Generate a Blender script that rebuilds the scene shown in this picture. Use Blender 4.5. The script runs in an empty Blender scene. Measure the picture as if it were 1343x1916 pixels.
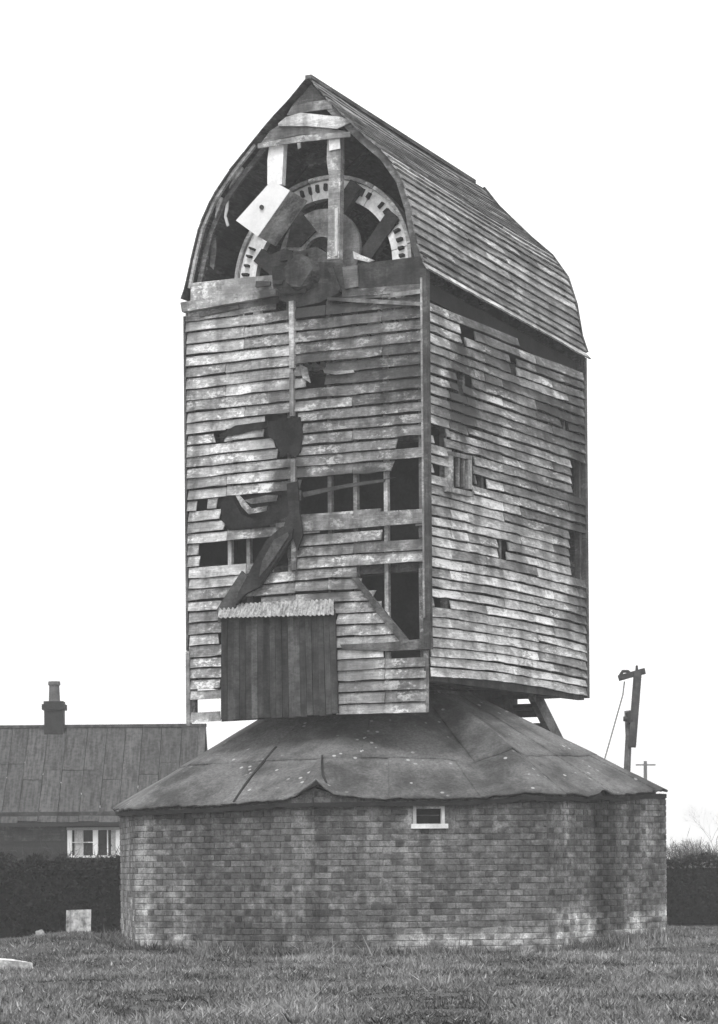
import bpy, math, random
import numpy as np
from mathutils import Vector, Matrix, noise

# ------------------------------------------------------------------ camera, sky, sun
SC = bpy.context.scene
COL = SC.collection
rad = math.radians
FPX, CX, CY, IMW, IMH = 5307.0, 671.5, 1623.0, 1343.0, 1916.0     # measured from the photograph
ROLL, EYE = rad(0.486), 1.05
cam_d = bpy.data.cameras.new('camera')
cam_d.sensor_fit = 'HORIZONTAL'; cam_d.sensor_width = 36.0
cam_d.lens = FPX / IMW * 36.0
cam_d.shift_y = (CY - IMH / 2) / IMW
cam_d.clip_start = 0.5; cam_d.clip_end = 3000
cam = bpy.data.objects.new('camera', cam_d); COL.objects.link(cam)
cam.matrix_world = Matrix.Translation((0, 0, EYE)) @ Matrix.Rotation(rad(90), 4, 'X') @ Matrix.Rotation(-ROLL, 4, 'Z')
SC.camera = cam

SUN_EL, SUN_AZ = 58.0, 200.0        # azimuth clockwise from +Y: behind the camera, to its left
world = bpy.data.worlds.new('World'); SC.world = world; world.use_nodes = True
wn = world.node_tree; wn.nodes.clear()
sky = wn.nodes.new('ShaderNodeTexSky'); sky.sky_type = 'NISHITA'; sky.sun_disc = False
sky.sun_elevation = rad(SUN_EL); sky.sun_rotation = rad(SUN_AZ)
sky.air_density = 1.0; sky.dust_density = 6.0; sky.ozone_density = 1.0
bw = wn.nodes.new('ShaderNodeRGBToBW'); bg = wn.nodes.new('ShaderNodeBackground'); wo = wn.nodes.new('ShaderNodeOutputWorld')
cloud = wn.nodes.new('ShaderNodeMath'); cloud.operation = 'MULTIPLY_ADD'      # even white overcast veiling the blue sky
cloud.inputs[1].default_value = 0.35; cloud.inputs[2].default_value = 12.2
wn.links.new(sky.outputs[0], bw.inputs[0]); wn.links.new(bw.outputs[0], cloud.inputs[0])
wn.links.new(cloud.outputs[0], bg.inputs[0]); wn.links.new(bg.outputs[0], wo.inputs[0])
bg.inputs[1].default_value = 0.1
sun_d = bpy.data.lights.new('sun', 'SUN'); sun_d.energy = 1.5; sun_d.angle = rad(12); sun_d.color = (1, 1, 1)
sun = bpy.data.objects.new('sun', sun_d); COL.objects.link(sun)
sdir = Vector((math.sin(rad(SUN_AZ)) * math.cos(rad(SUN_EL)), math.cos(rad(SUN_AZ)) * math.cos(rad(SUN_EL)), math.sin(rad(SUN_EL))))
sun.rotation_euler = sdir.to_track_quat('Z', 'Y').to_euler(); sun.location = (0, 0, 40)
SC.view_settings.view_transform = 'Standard'; SC.view_settings.look = 'None'
SC.view_settings.exposure = 0.0; SC.view_settings.gamma = 1.0
SC.render.engine = 'CYCLES'
SC.cycles.max_bounces = 6; SC.cycles.diffuse_bounces = 3; SC.cycles.volume_bounces = 0
SC.cycles.use_denoising = True

# ------------------------------------------------------------------ helpers
rng = random.Random(7)
def nz(x, y=0.0, z=0.0): return noise.noise(Vector((x, y, z)))
def ray(px, py):
    a, b = px - CX, py - CY; c, s = math.cos(ROLL), math.sin(ROLL)
    return Vector(((c * a - s * b) / FPX, 1.0, -(s * a + c * b) / FPX))
def at(px, py, Y):                       # point of the place seen at a pixel, at distance Y
    return Vector((0, 0, EYE)) + ray(px, py) * Y
YAW = rad(27.04); W, L, ZB = 3.553, 5.266, 3.038      # mill body: width, length, height of its front skirt
CEN = Vector((0.530, 39.753, ZB))
EX = Vector((math.cos(YAW), -math.sin(YAW), 0)); EY = Vector((math.sin(YAW), math.cos(YAW), 0))
def onpl(px, py, n, val):
    d = ray(px, py); o = Vector((0, 0, EYE)) - CEN
    p = o + d * ((val - o.dot(n)) / d.dot(n))
    return Vector((p.dot(EX), p.dot(EY), p.z))
def F(px, py, off=0.0): return onpl(px, py, EY, -L / 2 + off)     # on the mill's front wall
def S(px, py, off=0.0): return onpl(px, py, EX, W / 2 + off)      # on the mill's right wall

class MB:
    def __init__(s): s.v = []; s.f = []; s.c = []
    def add(s, v, f, c=None):
        b = len(s.v); s.v += [tuple(p) for p in v]; s.f += [tuple(i + b for i in q) for q in f]
        if c is not None: s.c += [c] * len(v) if isinstance(c, (int, float)) else list(c)
        return s
    def box(s, x0, x1, y0, y1, z0, z1, c=None):
        v = [(x, y, z) for z in (z0, z1) for y in (y0, y1) for x in (x0, x1)]
        return s.add(v, [(0, 2, 3, 1), (4, 5, 7, 6), (0, 1, 5, 4), (2, 6, 7, 3), (0, 4, 6, 2), (1, 3, 7, 5)], c)
    def hull8(s, a, b, c=None):          # two matching quads
        return s.add(list(a) + list(b), [(3, 2, 1, 0), (4, 5, 6, 7), (0, 1, 5, 4), (1, 2, 6, 5), (2, 3, 7, 6), (3, 0, 4, 7)], c)
    def beam(s, p, q, w, h, up=(0, 0, 1), c=None, taper=1.0):
        p, q = Vector(p), Vector(q); d = (q - p).normalized(); r = d.cross(Vector(up))
        r = r.normalized() if r.length > 1e-4 else Vector((1, 0, 0)); u = r.cross(d)
        def sec(o, k): return [o + r * w / 2 * k * a + u * h / 2 * k * b for a, b in ((-1, -1), (1, -1), (1, 1), (-1, 1))]
        return s.hull8(sec(p, 1), sec(q, taper), c)
    def tube(s, pts, rads, n=8, c=None):
        pts = [Vector(p) for p in pts]; v = []; f = []
        for i, p in enumerate(pts):
            d = (pts[min(i + 1, len(pts) - 1)] - pts[max(i - 1, 0)]).normalized()
            r = d.cross(Vector((0.31, 0.87, 0.21))).normalized(); u = r.cross(d)
            for k in range(n):
                a = 2 * math.pi * k / n; v.append(p + (r * math.cos(a) + u * math.sin(a)) * rads[i])
        for i in range(len(pts) - 1):
            for k in range(n):
                f.append((i * n + k, i * n + (k + 1) % n, (i + 1) * n + (k + 1) % n, (i + 1) * n + k))
        f.append(tuple(range(n - 1, -1, -1))); f.append(tuple((len(pts) - 1) * n + k for k in range(n)))
        return s.add(v, f, c)
    def prism(s, poly, n, depth, c=None):  # poly of Vectors, extruded along vector n by depth
        k = len(poly); n = Vector(n) * depth
        v = [Vector(p) for p in poly] + [Vector(p) + n for p in poly]
        f = [tuple(range(k - 1, -1, -1)), tuple(range(k, 2 * k))] + [(i, (i + 1) % k, (i + 1) % k + k, i + k) for i in range(k)]
        return s.add(v, f, c)
    def mesh(s, name):
        me = bpy.data.meshes.new(name); me.from_pydata(s.v, [], s.f)
        if s.c:
            a = me.attributes.new('tone', 'FLOAT', 'POINT'); a.data.foreach_set('value', s.c)
        me.update(); return me
    def build(s, name, mat, parent=None, tone=None, smooth=False, fix=True):
        me = s.mesh(name)
        if fix:
            import bmesh
            b = bmesh.new(); b.from_mesh(me); bmesh.ops.recalc_face_normals(b, faces=b.faces); b.to_mesh(me); b.free()
        if smooth: me.polygons.foreach_set('use_smooth', [True] * len(me.polygons))
        return obj(name, me, mat, parent, tone)
def obj(name, me, mat, parent=None, tone=None):
    if mat and not me.materials: me.materials.append(mat)
    o = bpy.data.objects.new(name, me); COL.objects.link(o)
    if parent: o.parent = parent
    if tone is not None: o.color = (tone, tone, tone, 1)
    return o
def thing(name, label, cat, loc=(0, 0, 0), rz=0.0, group=None):
    o = bpy.data.objects.new(name, None); COL.objects.link(o); o.location = loc; o.rotation_euler = (0, 0, rz)
    o.empty_display_size = 0.3
    return tag(o, label, cat, group)
def tag(o, label, cat, group=None):
    o['label'] = label; o['category'] = cat
    if group: o['group'] = group
    return o

# ------------------------------------------------------------------ materials (all neutral: the photograph is monochrome)
def nodes(name, rough=0.9, spec=0.2):
    m = bpy.data.materials.new(name); m.use_nodes = True; nt = m.node_tree
    b = nt.nodes['Principled BSDF']; b.inputs['Roughness'].default_value = rough
    b.inputs['Specular IOR Level'].default_value = spec
    return m, nt, b
def N(nt, t, **kw):
    n = nt.nodes.new(t)
    for k, v in kw.items(): setattr(n, k, v)
    return n
def math_(nt, op, a, b=None, clamp=False):
    n = N(nt, 'ShaderNodeMath', operation=op); n.use_clamp = clamp
    for i, x in enumerate((a, b)):
        if x is None: continue
        if isinstance(x, (int, float)): n.inputs[i].default_value = x
        else: nt.links.new(x, n.inputs[i])
    return n.outputs[0]
def mixf(nt, fac, a, b):
    n = N(nt, 'ShaderNodeMix'); n.data_type = 'FLOAT'
    for i, x in ((0, fac), (2, a), (3, b)):
        if isinstance(x, (int, float)): n.inputs[i].default_value = x
        else: nt.links.new(x, n.inputs[i])
    return n.outputs[0]
def ramp(nt, x, lo, hi):
    n = N(nt, 'ShaderNodeMapRange'); n.interpolation_type = 'SMOOTHSTEP'
    nt.links.new(x, n.inputs[0]); n.inputs[1].default_value = lo; n.inputs[2].default_value = hi
    return n.outputs[0]
def tex(nt, vec, scale, detail=4.0, rough=0.55, stretch=None):
    if stretch:
        mp = N(nt, 'ShaderNodeMapping'); mp.inputs['Scale'].default_value = stretch
        nt.links.new(vec, mp.inputs[0]); vec = mp.outputs[0]
    n = N(nt, 'ShaderNodeTexNoise'); n.inputs['Scale'].default_value = scale
    n.inputs['Detail'].default_value = detail; n.inputs['Roughness'].default_value = rough
    nt.links.new(vec, n.inputs['Vector']); return n.outputs[0]
def coords(nt, shuffle=False):
    tc = N(nt, 'ShaderNodeTexCoord').outputs['Object']
    if not shuffle: return tc, None
    oi = N(nt, 'ShaderNodeObjectInfo')
    off = N(nt, 'ShaderNodeVectorMath', operation='SCALE'); off.inputs[0].default_value = (37, 23, 51)
    nt.links.new(oi.outputs['Random'], off.inputs['Scale'])
    ad = N(nt, 'ShaderNodeVectorMath', operation='ADD'); nt.links.new(tc, ad.inputs[0]); nt.links.new(off.outputs[0], ad.inputs[1])
    return ad.outputs[0], oi
def finish(nt, b, val, bumpsrc=None, bump=0.3, dist=0.01):
    nt.links.new(val, b.inputs['Base Color'])
    if bumpsrc is not None:
        bp = N(nt, 'ShaderNodeBump'); bp.inputs['Strength'].default_value = bump; bp.inputs['Distance'].default_value = dist
        nt.links.new(bumpsrc, bp.inputs['Height']); nt.links.new(bp.outputs[0], b.inputs['Normal'])

def wood_mat(name, stretch, flake=0.5, tar=0.5, tone_attr=False, bs=(0.75, 0.75, 1.3), dark_patches=()):
    """grey weathered timber: fibre along the board, flaked paint, tar left in patches; tone from the object's own colour"""
    m, nt, b = nodes(name, 0.92, 0.12)
    v, oi = coords(nt, True); tc = N(nt, 'ShaderNodeTexCoord').outputs['Object']
    if tone_attr:
        at_ = N(nt, 'ShaderNodeAttribute'); at_.attribute_name = 'tone'; base = at_.outputs['Fac']
    else:
        base = math_(nt, 'MULTIPLY', oi.outputs['Color'], 1.0)
    fib = tex(nt, v, 9.0, 6, 0.7, stretch)
    blot = tex(nt, v, 3.4, 6, 0.68, bs)
    speck = tex(nt, v, 24.0, 4, 0.7, bs)
    run = tex(nt, tc, 1.6, 5, 0.65, (4.2 * bs[0], 4.2 * bs[1], 0.55))                         # water stains running down across the boards
    k = math_(nt, 'MULTIPLY', math_(nt, 'ADD', math_(nt, 'MULTIPLY', ramp(nt, fib, 0.30, 0.70), 0.42), 0.72),
              math_(nt, 'ADD', math_(nt, 'MULTIPLY', ramp(nt, math_(nt, 'ADD', math_(nt, 'MULTIPLY', blot, 0.6), math_(nt, 'MULTIPLY', speck, 0.4)), 0.36, 0.62), 0.8), 0.52))
    k = math_(nt, 'MULTIPLY', k, math_(nt, 'ADD', math_(nt, 'MULTIPLY', ramp(nt, run, 0.32, 0.62), 0.6), 0.55))
    val = math_(nt, 'MULTIPLY', base, k)
    fl = math_(nt, 'MULTIPLY', ramp(nt, math_(nt, 'ADD', math_(nt, 'MULTIPLY', blot, 0.62), math_(nt, 'MULTIPLY', speck, 0.48)), 0.585, 0.645), flake)
    val = mixf(nt, fl, val, math_(nt, 'MINIMUM', math_(nt, 'MULTIPLY', base, 2.2), 0.85))
    big = tex(nt, tc, 1.1, 4, 0.6)
    tr = math_(nt, 'MULTIPLY', ramp(nt, math_(nt, 'ADD', math_(nt, 'MULTIPLY', big, 0.6), math_(nt, 'MULTIPLY', speck, 0.4)), 0.51, 0.60), tar)
    val = mixf(nt, tr, val, math_(nt, 'MULTIPLY', base, 0.28))
    if dark_patches:                            # ragged dark patches: tar and soot stains, and the side's rear-edge darkening painted in
        sx = N(nt, 'ShaderNodeSeparateXYZ'); nt.links.new(tc, sx.inputs[0])
        ragn = math_(nt, 'MULTIPLY', math_(nt, 'SUBTRACT', tex(nt, tc, 3.0, 6, 0.7), 0.5), 3.2)
        for ax, c0_, z0_, r0_, rz_, st_ in dark_patches:
            du = math_(nt, 'DIVIDE', math_(nt, 'SUBTRACT', sx.outputs[ax], c0_), r0_); dz_ = math_(nt, 'DIVIDE', math_(nt, 'SUBTRACT', sx.outputs[2], z0_), rz_)
            dd = math_(nt, 'ADD', math_(nt, 'ADD', math_(nt, 'MULTIPLY', du, du), math_(nt, 'MULTIPLY', dz_, dz_)), ragn)
            val = mixf(nt, math_(nt, 'MULTIPLY', math_(nt, 'SUBTRACT', 1.0, ramp(nt, dd, 0.35, 1.25)), st_), val, 0.045)
    finish(nt, b, val, fib, 0.5, 0.008)
    return m
def plain_mat(name, val, var=0.35, scale=6.0, rough=0.9, stretch=None, fine=30.0, obj_tone=False, bump=0.3):
    m, nt, b = nodes(name, rough, 0.15)
    v, oi = coords(nt, True)
    a = tex(nt, v, scale, 5, 0.6, stretch); c = tex(nt, v, fine, 3, 0.6)
    k = math_(nt, 'ADD', math_(nt, 'MULTIPLY', ramp(nt, math_(nt, 'ADD', math_(nt, 'MULTIPLY', a, 0.6), math_(nt, 'MULTIPLY', c, 0.4)), 0.34, 0.66), 2 * var), 1 - var)
    base = math_(nt, 'MULTIPLY', oi.outputs['Color'], val) if obj_tone else math_(nt, 'MULTIPLY', k, 0.0)
    val_ = math_(nt, 'MULTIPLY', k, base) if obj_tone else math_(nt, 'MULTIPLY', k, val)
    finish(nt, b, val_, a, bump, 0.01)
    return m
def attr_mat(name, var=0.3, fine=26.0, rough=0.95, bump=0.25, contrast=1.0, from_obj=False):
    m, nt, b = nodes(name, rough, 0.1)
    v, oi = coords(nt, from_obj)
    if from_obj: base = math_(nt, 'MULTIPLY', oi.outputs['Color'], 1.0)
    else:
        a_ = N(nt, 'ShaderNodeAttribute'); a_.attribute_name = 'tone'; base = a_.outputs['Fac']
    c = tex(nt, v, fine, 5, 0.65)
    k = math_(nt, 'ADD', math_(nt, 'MULTIPLY', c, 2 * var), 1 - var)
    finish(nt, b, math_(nt, 'MULTIPLY', base, k), c, bump, 0.006)
    return m

M = {}
_s = S(862, 735); _f = F(575, 560); _g = F(545, 960); _h = F(600, 690)
M['side'] = wood_mat('weathered_board_side', (1, 0.35, 9), 0.95, 0.8, False, (0.75, 0.36, 1.4), ((1, _s.y, _s.z, 0.55, 0.75, 0.85), (1, 2.62, 2.7, 0.50, 1.5, 0.8), (1, 1.6, 4.2, 1.1, 0.5, 0.5), (1, -0.4, 4.7, 0.9, 0.35, 0.5)))
M['front'] = wood_mat('weathered_board_front', (0.35, 1, 9), 0.9, 0.6, False, (0.75, 0.75, 1.3), ((0, _f.x, _f.z, 0.75, 0.42, 0.9), (0, _g.x, _g.z, 0.42, 0.9, 0.8), (0, _h.x, _h.z, 0.35, 0.3, 0.7), (0, 1.55, 4.3, 0.3, 0.25, 0.6), (0, 0.9, 3.05, 0.9, 0.16, 0.7), (0, 0.3, 1.55, 0.4, 0.14, 0.6)))
M['roofboard'] = wood_mat('weathered_roof_board', (4, 0.25, 9), 0.6, 0.35, False, (1.2, 0.32, 1.4))
M['post'] = wood_mat('weathered_post', (9, 9, 0.4), 0.5, 0.4)
M['beam'] = wood_mat('old_beam', (2, 2, 5), 0.15, 0.4)
M['white'] = plain_mat('old_white_paint', 0.82, 0.08, 5.0)
M['limed'] = plain_mat('limed_wood', 0.84, 0.22, 5.0, 0.9, None, 22.0, True)
M['cog'] = plain_mat('oiled_dark_wood', 0.03, 0.3)
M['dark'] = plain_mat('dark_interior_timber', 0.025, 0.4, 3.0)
M['tar'] = plain_mat('tarred_paper', 0.018, 0.7, 5.0)
M['door'] = wood_mat('tarred_plank', (9, 9, 0.25), 0.12, 0.3)
M['tin'] = plain_mat('corrugated_pale_tin', 0.34, 0.6, 4.0, 0.6, (8, 1, 1.5))
M['iron'] = plain_mat('rusty_dark_iron', 0.05, 0.3)

# roofing felt: mottled, with pale lichen and bird-lime specks
def felt_mat(name, base, specks=True):
    m, nt, b = nodes(name, 0.9, 0.2)
    v, oi = coords(nt, False)
    o2 = N(nt, 'ShaderNodeObjectInfo')
    a = tex(nt, v, 1.2, 6, 0.65); c = tex(nt, v, 26.0, 5, 0.75)
    k = math_(nt, 'MULTIPLY', math_(nt, 'ADD', math_(nt, 'MULTIPLY', ramp(nt, a, 0.34, 0.66), 1.0), 0.45), math_(nt, 'ADD', math_(nt, 'MULTIPLY', ramp(nt, c, 0.3, 0.7), 0.7), 0.62))
    val = math_(nt, 'MULTIPLY', math_(nt, 'MULTIPLY', k, base), math_(nt, 'ADD', math_(nt, 'MULTIPLY', o2.outputs['Random'], 0.2), 0.9))
    if specks:
        vo = N(nt, 'ShaderNodeTexVoronoi'); vo.inputs['Scale'].default_value = 6.0; nt.links.new(v, vo.inputs['Vector'])
        gate = ramp(nt, tex(nt, v, 1.4, 3, 0.6), 0.47, 0.60)
        sp = math_(nt, 'MULTIPLY', math_(nt, 'SUBTRACT', 1.0, ramp(nt, vo.outputs['Distance'], 0.10, 0.19)), gate)
        val = mixf(nt, sp, val, 0.45)
    finish(nt, b, val, c, 0.5, 0.012)
    return m
M['felt'] = felt_mat('roofing_felt', 0.12)
M['ridgefelt'] = felt_mat('ridge_felt', 0.12, False)
def brick_mat(name, src):
    m, nt, b = nodes(name, 0.95, 0.08)
    v = N(nt, 'ShaderNodeNewGeometry').outputs['Position']
    if src == 'obj': base = math_(nt, 'MULTIPLY', N(nt, 'ShaderNodeObjectInfo').outputs['Color'], 1.0)
    else:
        a_ = N(nt, 'ShaderNodeAttribute'); a_.attribute_name = 'tone'; base = a_.outputs['Fac']
    c1, c2, c3 = tex(nt, v, 45.0, 4, 0.7), tex(nt, v, 9.0, 5, 0.7), tex(nt, v, 2.3, 4, 0.6)
    k = math_(nt, 'ADD', math_(nt, 'MULTIPLY', ramp(nt, c1, 0.3, 0.7), 0.7), 0.65)
    k = math_(nt, 'MULTIPLY', k, math_(nt, 'ADD', math_(nt, 'MULTIPLY', ramp(nt, c2, 0.28, 0.72), 0.8), 0.58))
    rn = tex(nt, v, 1.5, 5, 0.62, (2.2, 2.2, 0.45))
    k = math_(nt, 'MULTIPLY', k, math_(nt, 'ADD', math_(nt, 'MULTIPLY', ramp(nt, rn, 0.34, 0.64), 0.55), 0.68))
    val = math_(nt, 'MULTIPLY', base, k)
    sm = math_(nt, 'MULTIPLY', ramp(nt, math_(nt, 'ADD', math_(nt, 'MULTIPLY', c3, 0.55), math_(nt, 'MULTIPLY', c2, 0.45)), 0.50, 0.60), 0.55)   # lime wash smeared over brick and joint alike
    val = mixf(nt, sm, val, math_(nt, 'MULTIPLY', math_(nt, 'MULTIPLY', k, base), 1.45))
    finish(nt, b, val, c2, 0.6, 0.012)
    return m
M['brickmass'] = brick_mat('brick_mass', 'attr'); M['brick'] = brick_mat('brick', 'obj'); M['mortar'] = brick_mat('mortar', 'attr')

# ------------------------------------------------------------------ ground
def gz(x, y):
    z = -0.05 + 0.06 * nz(x * 0.35, y * 0.35, 3.1) + 0.04 * nz(x * 1.3, y * 0.9, 1.7) + 0.02 * nz(x * 3.5, y * 2.5, 4.4)
    z += 0.20 * math.exp(-((x + 4.0) / 1.1) ** 2 - ((y - 39.5) / 3.5) ** 2)       # the mound at the left corner
    z += 0.10 * math.exp(-((x - 4.6) / 1.6) ** 2 - ((y - 39.0) / 3.0) ** 2)
    dist = math.hypot(x - 0.49, y - 39.75)
    z -= 0.05 * math.exp(-((dist - 4.4) / 0.5) ** 2)
    return z
def ground():
    xs = sorted(set([-320, -160, -80, -45, -30, -22] + [round(-16 + 0.4 * i, 2) for i in range(81)] + [22, 30, 45, 80, 160, 320]))
    ys = sorted(set([-60, -30, -10, 4, 10] + [round(14 + 0.4 * i, 2) for i in range(110)] + [64, 72, 90, 120, 180, 250, 330]))
    v = [(x, y, gz(x, y) if 12 < y < 62 and abs(x) < 17 else -0.05) for y in ys for x in xs]
    nx = len(xs); f = [(j * nx + i, j * nx + i + 1, (j + 1) * nx + i + 1, (j + 1) * nx + i) for j in range(len(ys) - 1) for i in range(nx - 1)]
    m, nt, b = nodes('turf', 0.95, 0.05)
    vv, _ = coords(nt)
    a = tex(nt, vv, 0.9, 5, 0.6); c = tex(nt, vv, 9.0, 5, 0.7)
    k = math_(nt, 'ADD', math_(nt, 'MULTIPLY', a, 0.09), math_(nt, 'MULTIPLY', c, 0.09))
    finish(nt, b, math_(nt, 'ADD', k, 0.0), c, 0.6, 0.03)
    o = MB().add(v, f).build('ground', m, smooth=True, fix=False); o['kind'] = 'structure'
ground()

# ------------------------------------------------------------------ the post mill
mill = thing('post_mill', 'derelict weatherboarded windmill body with no sails, its gable open on the gear wheel', 'windmill', CEN, -YAW)
PF = lambda s, n, z: (s, -L / 2 - n, z)
PS = lambda s, n, z: (W / 2 + n, s, z)
PL = lambda s, n, z: (-W / 2 - n, s, z)
PB = lambda s, n, z: (s, L / 2 + n, z)
def board_geo(P, s0, s1, zf, h, r, nb=0.050, nt_=0.010, th=0.024, slant=(0, 0), rag=0.009, cz=None):
    """one lapped board: thin top under its neighbour, thick ragged bottom edge standing proud"""
    n = max(1, int(math.ceil((s1 - s0) / 0.22))); v = []; f = []
    ph = r.random() * 50; tilt = r.gauss(0, 0.004); warp = r.random() * 0.008
    for i in range(n + 1):
        t = i / n; s = s0 + (s1 - s0) * t
        sl = slant[0] * (1 - t) if i == 0 else (slant[1] if i == n else 0)
        zb = zf(s) + rag * (nz(s * 2.3, ph, 0) * 1.6 + nz(s * 6.1, ph, 3) * 1.3) + tilt * (t - 0.5) * (s1 - s0)
        w = nb + warp * nz(s * 1.7, ph, 4) * 2
        v += [P(s, w - th, zb), P(s, w, zb + 0.002), P(s + sl, nt_ + 0.011, zf(s) + h), P(s + sl, nt_, zf(s) + h)]
    for i in range(n):
        a = i * 4; b = a + 4
        f += [(a + k, a + (k + 1) % 4, b + (k + 1) % 4, b + k) for k in range(4)]
    f += [(3, 2, 1, 0), tuple(n * 4 + k for k in range(4))]
    return v, f
def scan(poly, z):                      # intervals of a polygon (s,z) at height z
    xs = []
    for i in range(len(poly)):
        (a, b), (c, d) = poly[i], poly[(i + 1) % len(poly)]
        if (b <= z) != (d <= z): xs.append(a + (z - b) / (d - b) * (c - a))
    xs.sort(); return list(zip(xs[::2], xs[1::2]))
def cut(iv, a, b):
    out = []
    for p, q in iv:
        if b <= p or a >= q: out.append((p, q))
        else:
            if a - p > 0.05: out.append((p, a))
            if q - b > 0.05: out.append((b, q))
    return out

HF = [[(571, 680), (608, 676), (608, 720), (576, 722)],
      [(496, 786), (562, 780), (568, 800), (563, 850), (522, 852), (516, 828), (498, 815)],
      [(406, 806), (424, 804), (424, 826), (406, 828)],
      [(562, 902), (640, 896), (700, 884), (742, 868), (792, 860), (790, 955), (700, 960), (562, 966)],
      [(600, 984), (790, 975), (790, 1000), (600, 1004)],
      [(408, 930), (425, 918), (546, 912), (549, 950), (530, 965), (480, 986), (430, 987), (412, 972)],
      [(372, 1024), (540, 1010), (545, 1058), (372, 1064)],
      [(372, 928), (392, 925), (392, 945), (372, 948)],
      [(668, 1066), (790, 1060), (792, 1205), (764, 1208), (722, 1142), (692, 1107), (668, 1086)],
      [(636, 1204), (700, 1204), (740, 1198), (792, 1198), (792, 1218), (730, 1222)],
      [(362, 862), (410, 858), (410, 872), (362, 876)],
      [(655, 752), (680, 750), (680, 764), (655, 766)],
      [(415, 1128), (628, 1118), (634, 1345), (415, 1352)],
      [(362, 1312), (412, 1310), (412, 1324), (362, 1326)],
      [(740, 822), (800, 818), (800, 834), (740, 838)],
      [(490, 455), (640, 455), (640, 575), (556, 580), (490, 560)]]
HF = [[(F(*p).x, F(*p).z) for p in h] for h in HF]
rf = random.Random(21)
X0, X1 = -W / 2, W / 2
xb = F(552, 800).x
studs_f = [F(x, 1000).x for x in (357, 427, 462, 540, 615, 663, 720, 786)]
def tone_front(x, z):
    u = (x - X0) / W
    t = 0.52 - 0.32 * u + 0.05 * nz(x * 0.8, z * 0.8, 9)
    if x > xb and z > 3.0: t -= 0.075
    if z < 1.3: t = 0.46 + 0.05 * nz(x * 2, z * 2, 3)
    d = math.hypot((x - 0.0) / 0.55, (z - 5.2) / 0.5)                         # tar and grease run down from the shaft
    t *= 1 - 0.72 * math.exp(-d * d)
    d2 = math.hypot((x - F(535, 900).x) / 0.3, (z - F(535, 1000).z) / 0.9)
    t *= 1 - 0.6 * math.exp(-d2 * d2)
    return t
z = 0.0; ci = 0
while z < 5.42:
    ex_ = 0.150 + rf.uniform(-0.008, 0.008)
    zc = z + ex_ * 0.5
    bow = rf.uniform(-0.006, 0.012); ph = ci * 0.17
    zfn = lambda s, z=z, bow=bow, ph=ph: z + bow * math.sin((s - X0) / W * math.pi) + 0.006 * nz(s * 0.9, ph, 2) + (0.012 if s < xb else -0.006) * ((xb - s) if s < xb else 1) * -1
    iv = [(X0 + rf.uniform(-0.015, 0.012), X1 - 0.02)]
    for h in HF:
        for a, b in scan(h, zc): iv = cut(iv, a + rf.uniform(-0.025, 0.025), b + rf.uniform(-0.025, 0.025))
    iv = cut(iv, xb - 0.004, xb + 0.004)
    out = []
    for a, b in iv:
        js = [s for s in studs_f if a + 0.3 < s < b - 0.3]
        if js and rf.random() < 0.35:
            j = rf.choice(js); out += [(a, j - 0.004), (j + 0.004, b)]
        else: out.append((a, b))
    for a, b in out:
        cutend = lambda e: rf.uniform(-0.004, 0.004) if any(abs(e - q_) < 0.006 for q_ in studs_f) else (rf.uniform(-0.03, 0.03) if rf.random() < 0.7 else rf.uniform(-0.07, 0.07)) if X0 + 0.05 < e < X1 - 0.05 and abs(e - xb) > 0.02 else rf.uniform(-0.012, 0.012)
        v, f = board_geo(PF, a, b, zfn, ex_ - 0.016 + rf.uniform(-0.012, 0.006), rf, slant=(cutend(a), cutend(b)))
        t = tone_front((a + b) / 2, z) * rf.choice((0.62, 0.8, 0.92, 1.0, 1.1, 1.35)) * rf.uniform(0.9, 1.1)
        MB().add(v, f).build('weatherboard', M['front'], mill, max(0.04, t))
    z += ex_; ci += 1

HS = [[(842, 848), (882, 852), (882, 918), (842, 912)],
      [(949, 658), (962, 662), (962, 696), (949, 690)],
      [(928, 1006), (945, 1008), (945, 1050), (928, 1048)],
      [(857, 614), (884, 622), (884, 642), (857, 634)],
      [(850, 704), (878, 704), (882, 726), (852, 728)],
      [(804, 792), (832, 798), (830, 832), (812, 830), (804, 812)],
      [(803, 876), (836, 882), (836, 898), (803, 892)],
      [(808, 1122), (838, 1124), (838, 1146), (808, 1144)],
      [(886, 894), (908, 900), (908, 918), (886, 914)],
      [(1064, 862), (1094, 868), (1094, 936), (1064, 930)],
      [(1060, 992), (1094, 998), (1094, 1092), (1068, 1088), (1060, 1040)],
      [(1040, 790), (1060, 795), (1060, 808), (1040, 803)]]
HS = [[(S(*p).y, S(*p).z) for p in h] for h in HS]
rs = random.Random(5)
Y0, Y1 = -L / 2, L / 2
studs_s = [Y0 + 0.06 + i * (L - 0.12) / 9 for i in range(10)]
def tone_side(y, z):  # uneven lighting of the side put into the tone: darker upward and rearward
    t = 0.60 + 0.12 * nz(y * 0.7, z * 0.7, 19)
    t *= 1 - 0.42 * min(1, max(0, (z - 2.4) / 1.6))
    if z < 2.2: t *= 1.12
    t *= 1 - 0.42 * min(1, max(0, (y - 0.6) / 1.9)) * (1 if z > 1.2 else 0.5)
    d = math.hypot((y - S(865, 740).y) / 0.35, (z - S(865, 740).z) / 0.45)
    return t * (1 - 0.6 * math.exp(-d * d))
z = 0.47; ci = 0
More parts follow.
